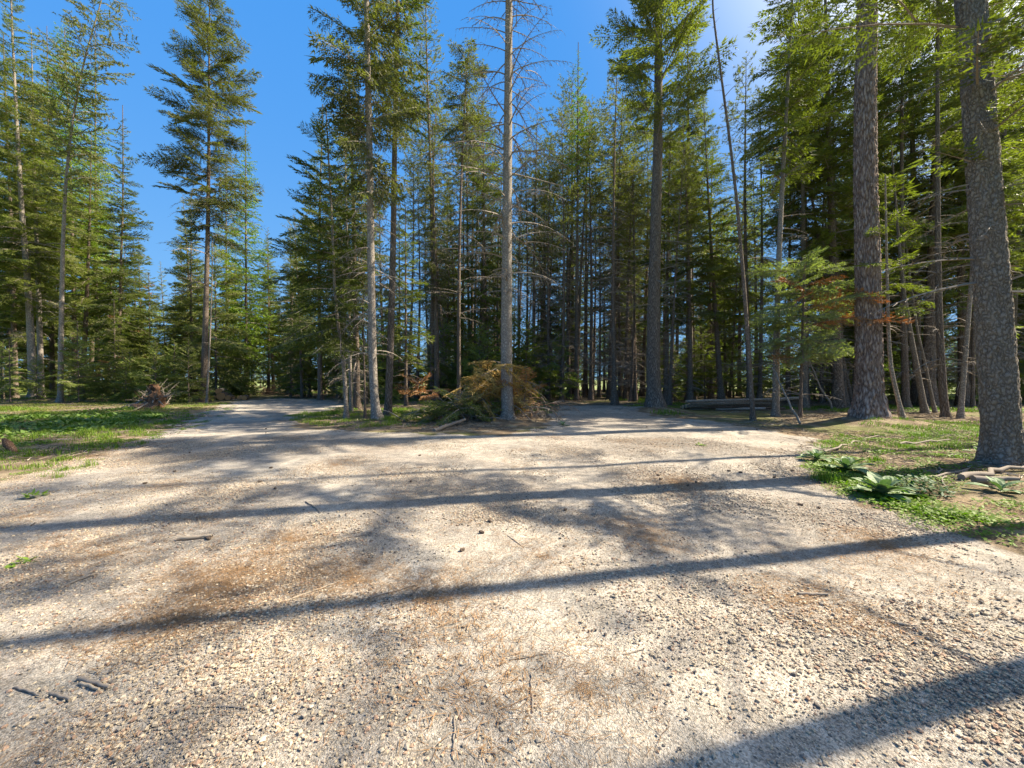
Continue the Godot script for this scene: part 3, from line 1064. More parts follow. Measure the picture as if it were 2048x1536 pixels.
	for i in 26:
		var a := r.randf_range(0.0, TAU)
		var s := Hide.new()
		var p0 := Vector3(cos(a) * 0.28, r.randf_range(0.05, 0.7), sin(a) * 0.28)
		var dir := Vector3(cos(a), r.randf_range(-0.5, 0.9), sin(a)).normalized()
		var L := r.randf_range(0.3, 1.0)
		s.tube(PackedVector3Array([p0, p0 + dir * L * 0.5 + Vector3(0, -0.05, 0), p0 + dir * L + Vector3(0, r.randf_range(-0.2, 0.15), 0)]), PackedFloat32Array([0.05, 0.032, 0.01]), 6)
		part("root", s.mesh(), M.dead_wood if i % 3 else M.rot_wood, st)
	for i in 9:
		var a := sp + Vector3(r.randf_range(-1.9, -0.3), 0.03, r.randf_range(-0.3, 0.5))
		a.y = height(a.x, a.z) + 0.03
		var b := sp + Vector3(r.randf_range(-0.6, 0.4), r.randf_range(0.3, 1.3), r.randf_range(-0.5, 0.2))
		rod("leaning_stick", a, b, 0.035, 0.012, M.dead_wood, "bare grey stick leaning on the rotten stump", "stick", "sticks leaning on the stump", 80 + i)
	var twigs := base("dead_brush", sp + Vector3(-0.25, 0.35, -0.45), "bundle of grey dead twigs behind the rotten stump", "brush")
	var bb := Bunch.new()
	for i in 34:
		bough(bb, Vector3(r.randf_range(-0.6, 0.5), r.randf_range(-0.3, 0.4), r.randf_range(-0.4, 0.4)), r.randf() * TAU, r.randf_range(0.0, 1.1), r.randf_range(0.5, 1.1), "dead", r)
	part("twigs", flat_mesh(bb.w), M.limb, twigs)
	# weathered wood and fallen sticks at the right trunk's foot
	var lab := ["weathered grey broken branch at the right trunk's foot", "long thin fallen branch left of the right trunk", "pale splintered wood piece beside the right trunk", "bare fallen branch on the mound by the thick trunk", "grey fallen branch between the thick and the right trunk", "thin dead stick on the forest floor to the right"]
	var fall := [[1925, 962, 2060, 950, 0.05], [1850, 958, 1990, 940, 0.02], [1950, 968, 2040, 972, 0.06], [1650, 905, 1760, 872, 0.02], [1800, 890, 1900, 882, 0.03], [1880, 940, 1895, 975, 0.014]]
	for i in fall.size():
		var q: Array = fall[i]
		rod("fallen_branch", G(q[0], q[1]) + Vector3(0, q[4], 0), G(q[2], q[3]) + Vector3(0, q[4] * 1.4, 0), q[4], q[4] * 0.5, M.dead_wood, lab[i], "branch", "fallen branches under the right trees", 100 + i, null, 0.03)
	rod("leaning_pole", G(1601, 851) + Vector3(0, 0.02, 0), W(1543, 735, 14.6), 0.04, 0.02, M.dead_wood, "thin dead pole leaning against the grey trunk by the pole stack", "pole", "", 130, null, 0.02)
	rod("leaning_pole", G(1665, 822) + Vector3(0, 0.02, 0), W(1605, 700, 19.5), 0.05, 0.02, M.dead_wood, "pale dead pole leaning behind the young fir with brown needles", "pole", "", 131, null, 0.02)
	rod("leaning_pole", G(1660, 808) + Vector3(0, 0.02, 0), W(1720, 705, 24.0), 0.06, 0.03, M.bark_pine, "dark dead pole leaning left of the thick trunk", "pole", "", 132, null, 0.02)
	var lit := base("litter_wood", G(14, 905), "brown piece of broken wood standing in the left grass", "wood")
	var lw := Hide.new()
	lw.tube(PackedVector3Array([Vector3(-0.1, 0.28, 0), Vector3(0.0, 0.16, 0), Vector3(0.22, -0.02, 0.05)]), PackedFloat32Array([0.03, 0.08, 0.05]), 7, null, 0.0, 0.0, true)
	part("shard", lw.mesh(), M.rot_wood, lit)

func brush_pile() -> void:
	var r := rg(888)
	var c := G(950, 839)
	var o := base("brush_pile", c, "heap of cut green and browning fir boughs beside the bare trunk", "brush pile")
	var kinds := [["green_bough", M.fir_light, 44], ["straw_bough", M.straw_leaf, 60], ["rust_bough", M.rust_leaf, 12], ["bare_bough", null, 90]]
	for kd in kinds:
		for i in kd[2]:
			var b := Bunch.new()
			var x := 0.0
			var y := 0.0
			var az := r.randf() * TAU
			var pitch := r.randf_range(-0.5, 0.35)
			match kd[0]:
				"green_bough":
					x = r.randf_range(-2.4, 1.3)
					y = r.randf_range(0.15, 1.1) * clampf(1.0 - absf(x) / 3.2, 0.3, 1.0)
				"straw_bough":
					x = r.randf_range(-0.5, 2.0)
					y = r.randf_range(0.9, 2.3) * clampf(1.15 - absf(x - 0.8) / 2.4, 0.5, 1.0)
					pitch = r.randf_range(-0.9, 0.2)
				"rust_bough":
					x = r.randf_range(-2.7, -1.5) if i < 8 else r.randf_range(1.5, 2.1)
					y = r.randf_range(0.5, 1.4)
					pitch = r.randf_range(-0.1, 0.9)
				"bare_bough":
					x = r.randf_range(1.2, 2.9) if i < 64 else r.randf_range(-2.2, 1.0)
					y = r.randf_range(0.15, 1.5) * clampf(1.25 - absf(x - 1.4) / 1.7, 0.2, 1.0)
					pitch = r.randf_range(-0.7, 0.4)
			var kind := "dead_hang" if kd[1] == null else "fir"
			var L := r.randf_range(0.5, 1.5)
			bough(b, Vector3(x, y, r.randf_range(-0.7, 0.6) + (0.9 if x < 0.3 and kd[0] == "green_bough" else 0.0)), az, pitch, L, kind, r)
			# pull down whatever would stick far out or below the ground
			var q := part(kd[0], flat_mesh(b.v, b.c) if kd[1] else flat_mesh(b.w), kd[1] if kd[1] else (M.limb if i % 2 else M.rot_wood), o)
			if kd[1]:
				part("stem", flat_mesh(b.w), M.dead_wood, q)
	for i in 34:
		var a := Vector3(r.randf_range(-2.4, 2.1), 0.06, r.randf_range(-0.2, 1.2))
		var e := a + Vector3(r.randf_range(-1.5, 1.5), r.randf_range(0.0, 1.1), r.randf_range(-1.0, 0.2))
		var s := Hide.new()
		s.tube(PackedVector3Array([a, a.lerp(e, 0.5) + Vector3(0, 0.08, 0), e]), PackedFloat32Array([0.026, 0.018, 0.006]), 6)
		part("pole", s.mesh(), M.dead_wood if i % 2 else M.bark_pale, o)
	rod("weathered_board", G(868, 864) + Vector3(0, 0.03, 0), G(930, 848) + Vector3(0, 0.15, 0), 0.06, 0.05, M.dead_wood, "grey weathered plank like log sticking out in front of the brush heap", "log", "", 140, null, 0.01)
	var far := G(545, 790)
	var fb := base("brush_pile", far, "low red brown heap of dead branches at the far end of the track", "brush pile")
	var b2 := Bunch.new()
	for i in 60:
		bough(b2, Vector3(r.randf_range(-1.6, 1.6), r.randf_range(0.1, 0.7), r.randf_range(-0.6, 0.6)), r.randf() * TAU, r.randf_range(-0.2, 0.4), r.randf_range(0.7, 1.6), "dead_hang", r)
	part("twigs", flat_mesh(b2.w), M.rot_wood, fb)

# ------------------------------------------------------------------ the wood
func hero_trees(pr: Dictionary) -> void:
	# --- left edge
	hero("fir_tree", "tall pale trunked conifer, foremost at the left frame edge", Vector2(66, 802), [[60, 600], [48, 400], [38, 150], [34, 0]], 19, M.bark_pale, M.fir_mid, {"kind": "fir_far", "from": 6.0, "to": 31.0, "reach": 3.6, "per_m": 5.5, "dead_from": 1.5, "dead_to": 12.0, "dead_len": 2.2, "dead_n": 20}, 1)
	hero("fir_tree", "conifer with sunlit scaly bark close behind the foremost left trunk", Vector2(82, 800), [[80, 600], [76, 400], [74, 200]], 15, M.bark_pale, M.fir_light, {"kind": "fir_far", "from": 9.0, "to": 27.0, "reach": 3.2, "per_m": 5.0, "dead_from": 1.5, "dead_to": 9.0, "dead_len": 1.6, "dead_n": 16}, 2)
	hero("fir_tree", "dark trunk left of the foremost left conifer", Vector2(30, 798), [[28, 500], [20, 200]], 15, M.bark_pine, M.fir_mid, {"kind": "fir_far", "from": 5.0, "to": 28.0, "reach": 3.4, "per_m": 5.5, "dead_from": 0.8, "dead_to": 8.0, "dead_len": 2.0, "dead_n": 26}, 3)
	hero("larch_tree", "bending slim conifer with thin yellowish foliage leaning right at its top", Vector2(120, 806), [[126, 600], [132, 450], [145, 300], [172, 150], [212, 10]], 13, M.bark_pale, M.sparse_leaf, {"kind": "larch_far", "from": 12.0, "to": 27.5, "reach": 3.0, "per_m": 5.5, "form": "dome", "dead_from": 5.0, "dead_to": 13.0, "dead_len": 1.6, "dead_n": 16, "low_pitch": 0.0, "top_pitch": 0.5}, 4)
	hero("larch_tree", "bright green larch filling the top left corner", Vector2(150, 792), [[148, 400], [140, 100]], 12, M.bark_pine, M.larch_leaf, {"kind": "larch_far", "from": 7.0, "to": 33.0, "reach": 4.4, "per_m": 7.5, "form": "column"}, 5)
	hero("larch_tree", "fresh green larch crown behind the bending conifer's top", Vector2(195, 790), [[196, 400], [200, 60]], 10, M.bark_pine, M.larch_leaf, {"kind": "larch_far", "from": 9.0, "to": 34.0, "reach": 3.0, "per_m": 6.0, "form": "cone"}, 61)
	hero("fir_tree", "dense fir filling the gap between the left trunks", Vector2(105, 791), [[104, 400], [104, 60]], 12, M.bark_pine, M.fir_light, {"kind": "fir_far", "from": 4.0, "to": 33.0, "reach": 3.9, "per_m": 6.0}, 62)
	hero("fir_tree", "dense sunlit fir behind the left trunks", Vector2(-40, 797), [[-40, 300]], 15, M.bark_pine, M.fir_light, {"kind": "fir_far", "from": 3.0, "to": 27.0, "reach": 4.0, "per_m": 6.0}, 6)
	hero("spruce_tree", "narrow spire shaped fir against the sky left of the tall fir", Vector2(238, 800), [[242, 600], [250, 400], [252, 215]], 9, M.bark_pine, M.fir_dark, {"kind": "fir_far", "from": 2.2, "to": 20.6, "reach": 2.9, "per_m": 7.5, "form": "cone", "top_pitch": 0.6, "low_pitch": -0.3}, 7)
	hero("fir_tree", "low spreading fir right of the narrow spire", Vector2(383, 792), [[384, 600], [386, 385]], 7, M.bark_pine, M.fir_light, {"kind": "fir_far", "from": 2.5, "to": 18.0, "reach": 3.2, "per_m": 6.5}, 8)
	hero("fir_tree", "tall fir with ragged crown standing alone against the blue sky", Vector2(406, 804), [[412, 650], [420, 400], [424, 150], [427, -20]], 15, M.bark_pine, M.spruce_leaf, {"kind": "fir_far", "from": 11.0, "to": 28.6, "reach": 3.9, "per_m": 6.2, "form": "column", "low_pitch": -0.1, "top_pitch": 0.55, "fork": 1.0, "gap": 0.05, "dead_from": 6.0, "dead_to": 15.0, "dead_len": 3.2, "dead_n": 16}, 9)
	hero("fir_tree", "broad pale green fir boughs low in front of the tall fir", Vector2(432, 798), [[432, 650], [432, 480]], 6, M.bark_pine, M.fir_light, {"kind": "fir_far", "from": 1.0, "to": 12.5, "reach": 3.9, "per_m": 6.0, "side": 0.0, "side_k": 0.35, "low_pitch": -0.45}, 10)
	hero("thin_tree", "slim pale dead stem before the tall fir", Vector2(413, 806), [[420, 690], [426, 560], [427, 500]], 5, M.bark_pale, M.fir_light, {"kind": "dead", "from": 2.0, "to": 10.5, "reach": 0.9, "per_m": 3.0}, 11)
	hero("larch_tree", "bright green larch right of the tall fir", Vector2(492, 792), [[494, 500], [495, 270]], 8, M.bark_pine, M.larch_leaf, {"kind": "larch_far", "from": 3.5, "to": 24.5, "reach": 3.3, "per_m": 11.0, "form": "cone"}, 12)
	hero("larch_tree", "second bright green larch behind the first", Vector2(455, 788), [[455, 500], [456, 330]], 7, M.bark_pine, M.larch_leaf, {"kind": "larch_far", "from": 3.0, "to": 24.0, "reach": 3.2, "per_m": 9.0, "form": "cone"}, 13)
	# saplings in the left sun
	hero("young_fir", "bright young fir in the sun before the left trunks", Vector2(157, 806), [[157, 740], [156, 660]], 3, M.bark_pine, M.sapling_leaf, {"kind": "fir", "from": 0.4, "to": 5.2, "reach": 1.7, "per_m": 13.0, "low_pitch": 0.0, "top_pitch": 0.5}, 14)
	hero("young_fir", "light green young fir behind the rotten stump", Vector2(348, 793), [[348, 740], [347, 660]], 3, M.bark_pine, M.sapling_leaf, {"kind": "fir", "from": 0.3, "to": 5.4, "reach": 2.1, "per_m": 12.0, "low_pitch": 0.0, "top_pitch": 0.5}, 15)
	hero("young_fir", "dark young fir left of the rotten stump", Vector2(230, 803), [[230, 700], [230, 600]], 5, M.bark_pine, M.fir_mid, {"kind": "fir", "from": 1.0, "to": 6.6, "reach": 2.0, "per_m": 11.0, "brown": 0.08}, 16)
	hero("young_fir", "low fir sprays at the left frame edge", Vector2(20, 806), [[20, 740], [20, 690]], 3, M.bark_pine, M.sapling_leaf, {"kind": "fir", "from": 0.8, "to": 4.0, "reach": 1.6, "per_m": 6.0}, 17)
	hero("young_fir", "middling fir between the spire and the tall fir", Vector2(300, 795), [[300, 640], [300, 560]], 5, M.bark_pine, M.fir_mid, {"kind": "fir_far", "from": 0.8, "to": 10.5, "reach": 2.8, "per_m": 8.0, "brown": 0.05}, 18)
	# --- centre left clump
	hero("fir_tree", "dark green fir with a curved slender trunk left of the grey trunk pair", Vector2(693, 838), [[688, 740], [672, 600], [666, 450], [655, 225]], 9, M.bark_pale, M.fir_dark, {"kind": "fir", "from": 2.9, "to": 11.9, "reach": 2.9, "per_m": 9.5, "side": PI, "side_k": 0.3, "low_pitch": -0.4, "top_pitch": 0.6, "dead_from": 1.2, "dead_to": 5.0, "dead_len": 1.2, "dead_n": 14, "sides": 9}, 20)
	hero("spruce_tree", "pale grey trunk with a dark bushy crown, left one of the grey trunk pair", Vector2(757, 845), [[748, 780], [744, 600], [741, 300], [736, 0]], 17, M.bark_pale, M.spruce_leaf, {"kind": "spruce_far", "from": 8.0, "to": 20.5, "reach": 2.4, "per_m": 8.0, "form": "column", "dead_from": 2.2, "dead_to": 10.5, "dead_len": 1.3, "dead_n": 90, "dead_kind": "dead_hang", "flare": 0.9, "sides": 12, "seg": 0.3, "r1": 0.07}, 21)
	hero("fir_tree", "slightly curved grey trunk, right one of the grey trunk pair", Vector2(775, 832), [[780, 720], [787, 500], [791, 300], [798, 0]], 15, M.bark_fir, M.fir_dark, {"kind": "fir_far", "from": 11.5, "to": 22.0, "reach": 2.1, "per_m": 6.0, "form": "column", "dead_from": 2.5, "dead_to": 13.0, "dead_len": 0.9, "dead_n": 26, "sides": 12, "seg": 0.3, "r1": 0.06, "flare": 0.6}, 22)
	hero("thin_tree", "thin bare sapling just left of the grey trunk pair", Vector2(730, 838), [[728, 700], [726, 600]], 5, M.bark_pine, M.fir_mid, {"kind": "dead", "from": 1.2, "to": 4.5, "reach": 0.7, "per_m": 5.0}, 23)
	hero("spruce_tree", "spruce wrapped in brown dead twigs behind the grey trunk pair", Vector2(714, 820), [[712, 650], [708, 400], [700, 130]], 14, M.bark_pine, M.spruce_leaf, {"kind": "spruce_far", "from": 6.0, "to": 17.6, "reach": 2.0, "per_m": 8.0, "dead_from": 0.8, "dead_to": 8.0, "dead_len": 1.5, "dead_n": 110, "dead_kind": "dead_hang"}, 24)
	hero("fir_tree", "thin trunk between the curved fir and the grey trunk pair", Vector2(702, 824), [[699, 650], [694, 400]], 7, M.bark_pale, M.fir_dark, {"kind": "fir_far", "from": 6.0, "to": 15.0, "reach": 1.8, "per_m": 6.0, "dead_from": 1.2, "dead_to": 7.0, "dead_len": 1.0, "dead_n": 30}, 25)
	hero("fir_tree", "fir with a dark column of foliage behind the curved fir", Vector2(640, 800), [[640, 500], [648, 240]], 10, M.bark_pine, M.fir_mid, {"kind": "fir_far", "from": 4.0, "to": 21.5, "reach": 2.9, "per_m": 7.0}, 26)
	hero("fir_tree", "low leafy fir right of the grey trunk pair", Vector2(812, 812), [[812, 600], [812, 470]], 7, M.bark_pine, M.fir_mid, {"kind": "fir_far", "from": 2.6, "to": 11.5, "reach": 2.0, "per_m": 7.0, "dead_from": 0.8, "dead_to": 4.0, "dead_len": 1.2, "dead_n": 26}, 27)
	# --- centre
	hero("pine_tree", "pine with a pale yellow green crown left of centre", Vector2(864, 802), [[866, 600], [862, 350], [856, 150], [853, 0]], 10, M.bark_pine, M.pine_leaf, {"kind": "pine_far", "from": 14.0, "to": 30.0, "reach": 2.9, "per_m": 7.0, "form": "column", "dead_from": 5.0, "dead_to": 15.0, "dead_len": 1.6, "dead_n": 26}, 30)
	hero("pine_tree", "dark straight trunk hugging the pale crowned pine", Vector2(874, 803), [[872, 600], [868, 400]], 12, M.bark_pine, M.spruce_leaf, {"kind": "spruce_far", "from": 7.0, "to": 19.0, "reach": 1.9, "per_m": 6.0, "dead_from": 2.0, "dead_to": 9.0, "dead_len": 1.4, "dead_n": 50, "dead_kind": "dead_hang"}, 31)
	hero("pine_tree", "slim reddish trunk rising behind the brush heap, with a dark tangle near its top", Vector2(918, 812), [[918, 600], [922, 400], [930, 220], [938, 100]], 9, M.bark_pine, M.spruce_leaf, {"kind": "spruce_far", "from": 14.2, "to": 20.5, "reach": 1.7, "per_m": 8.0, "form": "dome", "dead_from": 5.0, "dead_to": 16.0, "dead_len": 1.9, "dead_n": 42}, 32)
	hero("dead_tree", "tall bare trunk with drooping dead branches rising beside the brush heap", Vector2(1015, 842), [[1013, 700], [1014, 500], [1016, 250], [1018, 0]], 23, M.bark_pale, M.spruce_leaf, {"kind": "dead_hang", "from": 4.5, "to": 21.0, "reach": 3.3, "per_m": 7.0, "form": "column", "low_pitch": 0.05, "top_pitch": 0.35, "sides": 16, "seg": 0.2, "depth": 0.012, "flare": 0.5, "r1": 0.09}, 33)
	# --- right of centre: straight thin trunks
	var thin := [[1040, 800, 1040, 300, 9, 17], [1052, 797, 1050, 350, 8, 19], [1068, 799, 1064, 300, 9, 20], [1090, 796, 1087, 400, 7, 18], [1098, 800, 1098, 300, 8, 20], [1124, 803, 1122, 260, 11, 19], [1138, 797, 1140, 300, 10, 20], [1182, 800, 1178, 350, 6, 18], [1199, 795, 1196, 350, 6, 19], [1218, 797, 1208, 260, 12, 21], [1229, 810, 1233, 200, 11, 19], [1254, 793, 1252, 400, 7, 18], [1262, 803, 1244, 400, 7, 16], [1271, 803, 1277, 420, 7, 16], [1330, 800, 1326, 300, 7, 17], [1352, 796, 1346, 300, 6, 18]]
	var lab := ["first", "second", "third", "fourth", "fifth", "sixth", "seventh", "eighth", "ninth", "tenth", "eleventh", "twelfth", "thirteenth", "fourteenth", "fifteenth", "sixteenth"]
	for i in thin.size():
		var q: Array = thin[i]
		var g := G(q[0], q[1])
		var o := plant_tree("pine_tree", g, pr["pine%d" % (i % 4)], M.bark_pine, M.pine_leaf if i % 3 else M.spruce_leaf, "thin dark trunk, %s from the left in the row right of the bare tree" % lab[i], "thin pine trunks in a row", i * 1.7, q[5] / 20.5)
		o.rotation.z = -atan2(q[2] - q[0], q[1] - q[3])
		o.rotation_order = EULER_ORDER_ZXY
	hero("larch_tree", "slender trunk topped by a bright yellow green larch crown", Vector2(1153, 801), [[1154, 500], [1155, 135]], 9, M.bark_pine, M.larch_leaf, {"kind": "larch_far", "from": 15.5, "to": 25.0, "reach": 1.8, "per_m": 9.0, "form": "cone", "dead_from": 3.0, "dead_to": 15.0, "dead_len": 0.9, "dead_n": 30}, 35)
	hero("fir_tree", "stout dark trunk with arching branches right of the centre", Vector2(1310, 820), [[1306, 700], [1310, 450], [1314, 250], [1313, 0]], 28, M.bark_fir, M.fir_light, {"kind": "fir_far", "from": 13.0, "to": 26.0, "reach": 4.6, "per_m": 4.2, "form": "column", "low_pitch": 0.5, "top_pitch": 0.85, "fork": 1.0, "dead_from": 5.0, "dead_to": 15.0, "dead_len": 2.0, "dead_n": 34, "sides": 18, "seg": 0.2, "depth": 0.015, "flare": 1.3, "r1": 0.1}, 36)
	hero("spruce_tree", "narrow dark spruce with lit edges behind the stout trunk", Vector2(1380, 800), [[1376, 500], [1372, 100]], 17, M.bark_scaly, M.spruce_leaf, {"kind": "spruce_far", "from": 12.5, "to": 27.5, "reach": 2.3, "per_m": 8.0, "form": "column", "dead_from": 2.0, "dead_to": 13.0, "dead_len": 1.9, "dead_n": 50}, 37)
	hero("dead_tree", "slim bare stem leaning left over the pole stack", Vector2(1507, 842), [[1496, 690], [1480, 500], [1462, 330], [1425, 60], [1420, 0]], 10, M.bark_pine, M.spruce_leaf, {"kind": "dead", "from": 6.0, "to": 15.5, "reach": 1.0, "per_m": 4.5, "form": "column", "r1": 0.03}, 38)
	hero("fir_tree", "grey trunk standing at the right end of the pole stack", Vector2(1552, 834), [[1553, 650], [1557, 480], [1567, 250], [1578, 0]], 15, M.bark_pale, M.fir_mid, {"kind": "fir_far", "from": 9.5, "to": 21.5, "reach": 2.5, "per_m": 6.0, "form": "column", "dead_from": 2.0, "dead_to": 11.0, "dead_len": 1.4, "dead_n": 30, "sides": 12, "seg": 0.3}, 39)
	hero("fir_tree", "scaly trunk behind the young fir with brown needles", Vector2(1610, 818), [[1606, 600], [1601, 350], [1592, 100]], 15, M.bark_scaly, M.fir_mid, {"kind": "fir_far", "from": 9.0, "to": 22.0, "reach": 2.7, "per_m": 6.0, "form": "column", "dead_from": 2.0, "dead_to": 11.0, "dead_len": 1.5, "dead_n": 40}, 40)
	hero("young_fir", "young layered fir with patches of rust brown needles", Vector2(1601, 840), [[1603, 700], [1607, 535]], 8, M.bark_pine, M.silver_leaf, {"kind": "fir", "from": 2.1, "to": 5.9, "reach": 2.3, "per_m": 13.0, "form": "dome", "low_pitch": -0.12, "top_pitch": 0.25, "brown": 0.1, "dead_from": 0.8, "dead_to": 3.4, "dead_len": 1.5, "dead_n": 26}, 41)
	hero("leaning_tree", "dark trunk leaning left behind the thick reddish trunk", Vector2(1706, 812), [[1685, 720], [1650, 560], [1606, 300]], 11, M.bark_pine, M.fir_mid, {"kind": "fir_far", "from": 13.0, "to": 22.0, "reach": 2.2, "per_m": 6.0, "dead_from": 3.0, "dead_to": 14.0, "dead_len": 1.2, "dead_n": 24}, 42)
	# --- the big ones at the right
	hero("fir_tree", "thick reddish grey furrowed trunk on the low mound", Vector2(1738, 850), [[1738, 760], [1733, 550], [1725, 280], [1726, 0]], 52, M.bark_big, M.fir_mid, {"kind": "fir_far", "from": 15.5, "to": 27.0, "reach": 3.4, "per_m": 5.0, "form": "column", "dead_from": 7.0, "dead_to": 16.0, "dead_len": 0.7, "dead_n": 16, "sides": 84, "seg": 0.055, "depth": 0.045, "flare": 1.5, "r1": 0.14}, 43)
	hero("leaning_tree", "slim trunk with a pale foot leaning left beside the thick reddish trunk", Vector2(1808, 852), [[1795, 790], [1780, 720], [1772, 560]], 11, M.bark_pale, M.fir_mid, {"kind": "fir", "from": 3.4, "to": 8.0, "reach": 1.6, "per_m": 6.0, "gap": 0.3, "dead_from": 1.5, "dead_to": 5.0, "dead_len": 1.0, "dead_n": 14}, 44)
	hero("fir_tree", "dark upright trunk right of the thick reddish trunk", Vector2(1813, 818), [[1806, 650], [1800, 450], [1797, 200]], 17, M.bark_pine, M.fir_mid, {"kind": "fir_far", "from": 14.0, "to": 22.0, "reach": 3.0, "per_m": 5.5, "dead_from": 1.5, "dead_to": 8.0, "dead_len": 1.4, "dead_n": 30}, 45)
	hero("leaning_tree", "grey trunk leaning left in front of the dark upright trunk", Vector2(1852, 828), [[1838, 760], [1815, 640], [1800, 540]], 15, M.bark_scaly, M.fir_mid, {"kind": "fir", "from": 7.5, "to": 12.0, "reach": 1.8, "gap": 0.3, "per_m": 4.0, "dead_from": 1.5, "dead_to": 6.0, "dead_len": 1.0, "dead_n": 16}, 46)
	hero("leaning_tree", "thin trunk leaning left beside the grey leaning trunk", Vector2(1872, 826), [[1848, 720], [1830, 640]], 8, M.bark_scaly, M.fir_mid, {"kind": "fir", "from": 5.0, "to": 9.0, "reach": 1.4, "per_m": 5.0}, 47)
	hero("fir_tree", "dark trunk with a yellow knot left of the largest right trunk", Vector2(1893, 835), [[1883, 740], [1874, 560], [1869, 300], [1865, 0]], 19, M.bark_fir, M.fir_mid, {"kind": "fir_far", "from": 15.0, "to": 21.0, "reach": 2.9, "per_m": 5.0, "form": "column", "dead_from": 2.0, "dead_to": 10.0, "dead_len": 1.5, "dead_n": 34, "sides": 12, "seg": 0.3}, 48)
	hero("leaning_tree", "pale slim trunk leaning right just left of the largest right trunk", Vector2(1921, 838), [[1928, 740], [1940, 560], [1950, 400]], 13, M.bark_pale, M.fir_mid, {"kind": "fir", "from": 11.0, "to": 15.0, "reach": 2.2, "gap": 0.35, "per_m": 4.0, "dead_from": 1.5, "dead_to": 7.0, "dead_len": 1.2, "dead_n": 20}, 49)
	hero("fir_tree", "thin dark trunk deep between the right trunks", Vector2(1946, 815), [[1945, 500], [1944, 300]], 9, M.bark_pine, M.fir_mid, {"kind": "fir_far", "from": 9.0, "to": 20.0, "reach": 2.8, "per_m": 6.0}, 50)
	hero("spruce_tree", "largest trunk at the right frame edge, with lichen on scaly bark", Vector2(2010, 938), [[2004, 860], [1990, 690], [1965, 400], [1938, 90], [1930, 0]], 78, M.bark_scaly, M.fir_mid, {"kind": "fir", "from": 4.6, "to": 15.0, "reach": 2.5, "per_m": 3.4, "form": "column", "low_pitch": 0.1, "top_pitch": 0.6, "gap": 0.25, "dead_from": 2.6, "dead_to": 8.0, "dead_len": 1.8, "dead_n": 30, "sides": 72, "seg": 0.045, "depth": 0.026, "flare": 0.9, "r1": 0.12}, 51)

func prototypes() -> Dictionary:
	var out := {}
	for k in 4:
		var h := 20.0 + k
		out["pine%d" % k] = grown({"path": PackedVector3Array([Vector3(0, -0.1, 0), Vector3(0.1 * k - 0.15, h * 0.5, 0.1), Vector3(0.2 - 0.12 * k, h, -0.1)]), "r0": 0.14 + 0.02 * k, "r1": 0.015, "kind": "pine_far", "from": h * (0.48 + 0.05 * k), "to": h, "reach": 2.3 + 0.2 * (k % 2), "per_m": 7.5, "form": ["column", "dome", "column", "dome"][k], "gap": 0.1, "dead_from": 1.0, "dead_to": h * 0.58, "dead_len": 1.7, "dead_n": 105, "sides": 7, "seg": 1.2, "flare": 0.4}, 200 + k)
		out["fir%d" % k] = grown({"path": PackedVector3Array([Vector3(0, -0.1, 0), Vector3(0.05 * k, h * 0.5, 0.1), Vector3(0.1, h, 0)]), "r0": 0.17 + 0.02 * k, "r1": 0.015, "kind": "fir_far", "from": 3.0 + 1.2 * k, "to": h, "reach": 3.0, "per_m": 5.5, "dead_from": 0.8, "dead_to": 6.0, "dead_len": 1.6, "dead_n": 22, "sides": 7, "seg": 1.2, "flare": 0.4}, 220 + k)
		out["under%d" % k] = grown({"path": PackedVector3Array([Vector3(0, -0.1, 0), Vector3(0.02, 2.0, 0.05), Vector3(0.0, 4.5, 0)]), "r0": 0.05, "r1": 0.01, "kind": "fir_far", "from": 0.5, "to": 4.6, "reach": 1.7, "per_m": 10.0, "low_pitch": -0.1, "brown": 0.05 if k == 1 else 0.0, "sides": 6, "seg": 0.8, "flare": 0.3}, 240 + k)
	for k in 2:
		out["tall%d" % k] = grown({"path": PackedVector3Array([Vector3(0, -0.1, 0), Vector3(0.1, 11.0, 0.15 * k), Vector3(0.15, 24.0, 0)]), "r0": 0.15 + 0.015 * k, "r1": 0.05, "kind": "pine_far", "from": 13.0, "to": 24.5, "reach": 2.6, "per_m": 6.0, "form": "dome", "gap": 0.25, "dead_from": 3.0, "dead_to": 13.0, "dead_len": 1.6, "dead_n": 26, "sides": 9, "seg": 1.0}, 290 + k)
		out["larch%d" % k] = grown({"path": PackedVector3Array([Vector3(0, -0.1, 0), Vector3(0.1, 10.0, 0.1), Vector3(0.1, 21.0, 0)]), "r0": 0.17, "r1": 0.015, "kind": "larch_far", "from": 5.0, "to": 21.2, "reach": 2.9, "per_m": 6.5, "sides": 7, "seg": 1.2}, 260 + k)
		out["leafy%d" % k] = grown({"path": PackedVector3Array([Vector3(0, -0.1, 0), Vector3(0.2, 4.0, 0.1), Vector3(0.1, 8.5, 0)]), "r0": 0.09, "r1": 0.01, "kind": "leafy", "from": 1.0, "to": 8.8, "reach": 2.3, "per_m": 6.0, "form": "dome", "low_pitch": 0.3, "top_pitch": 0.9, "sides": 6, "seg": 0.8}, 280 + k)
	return out

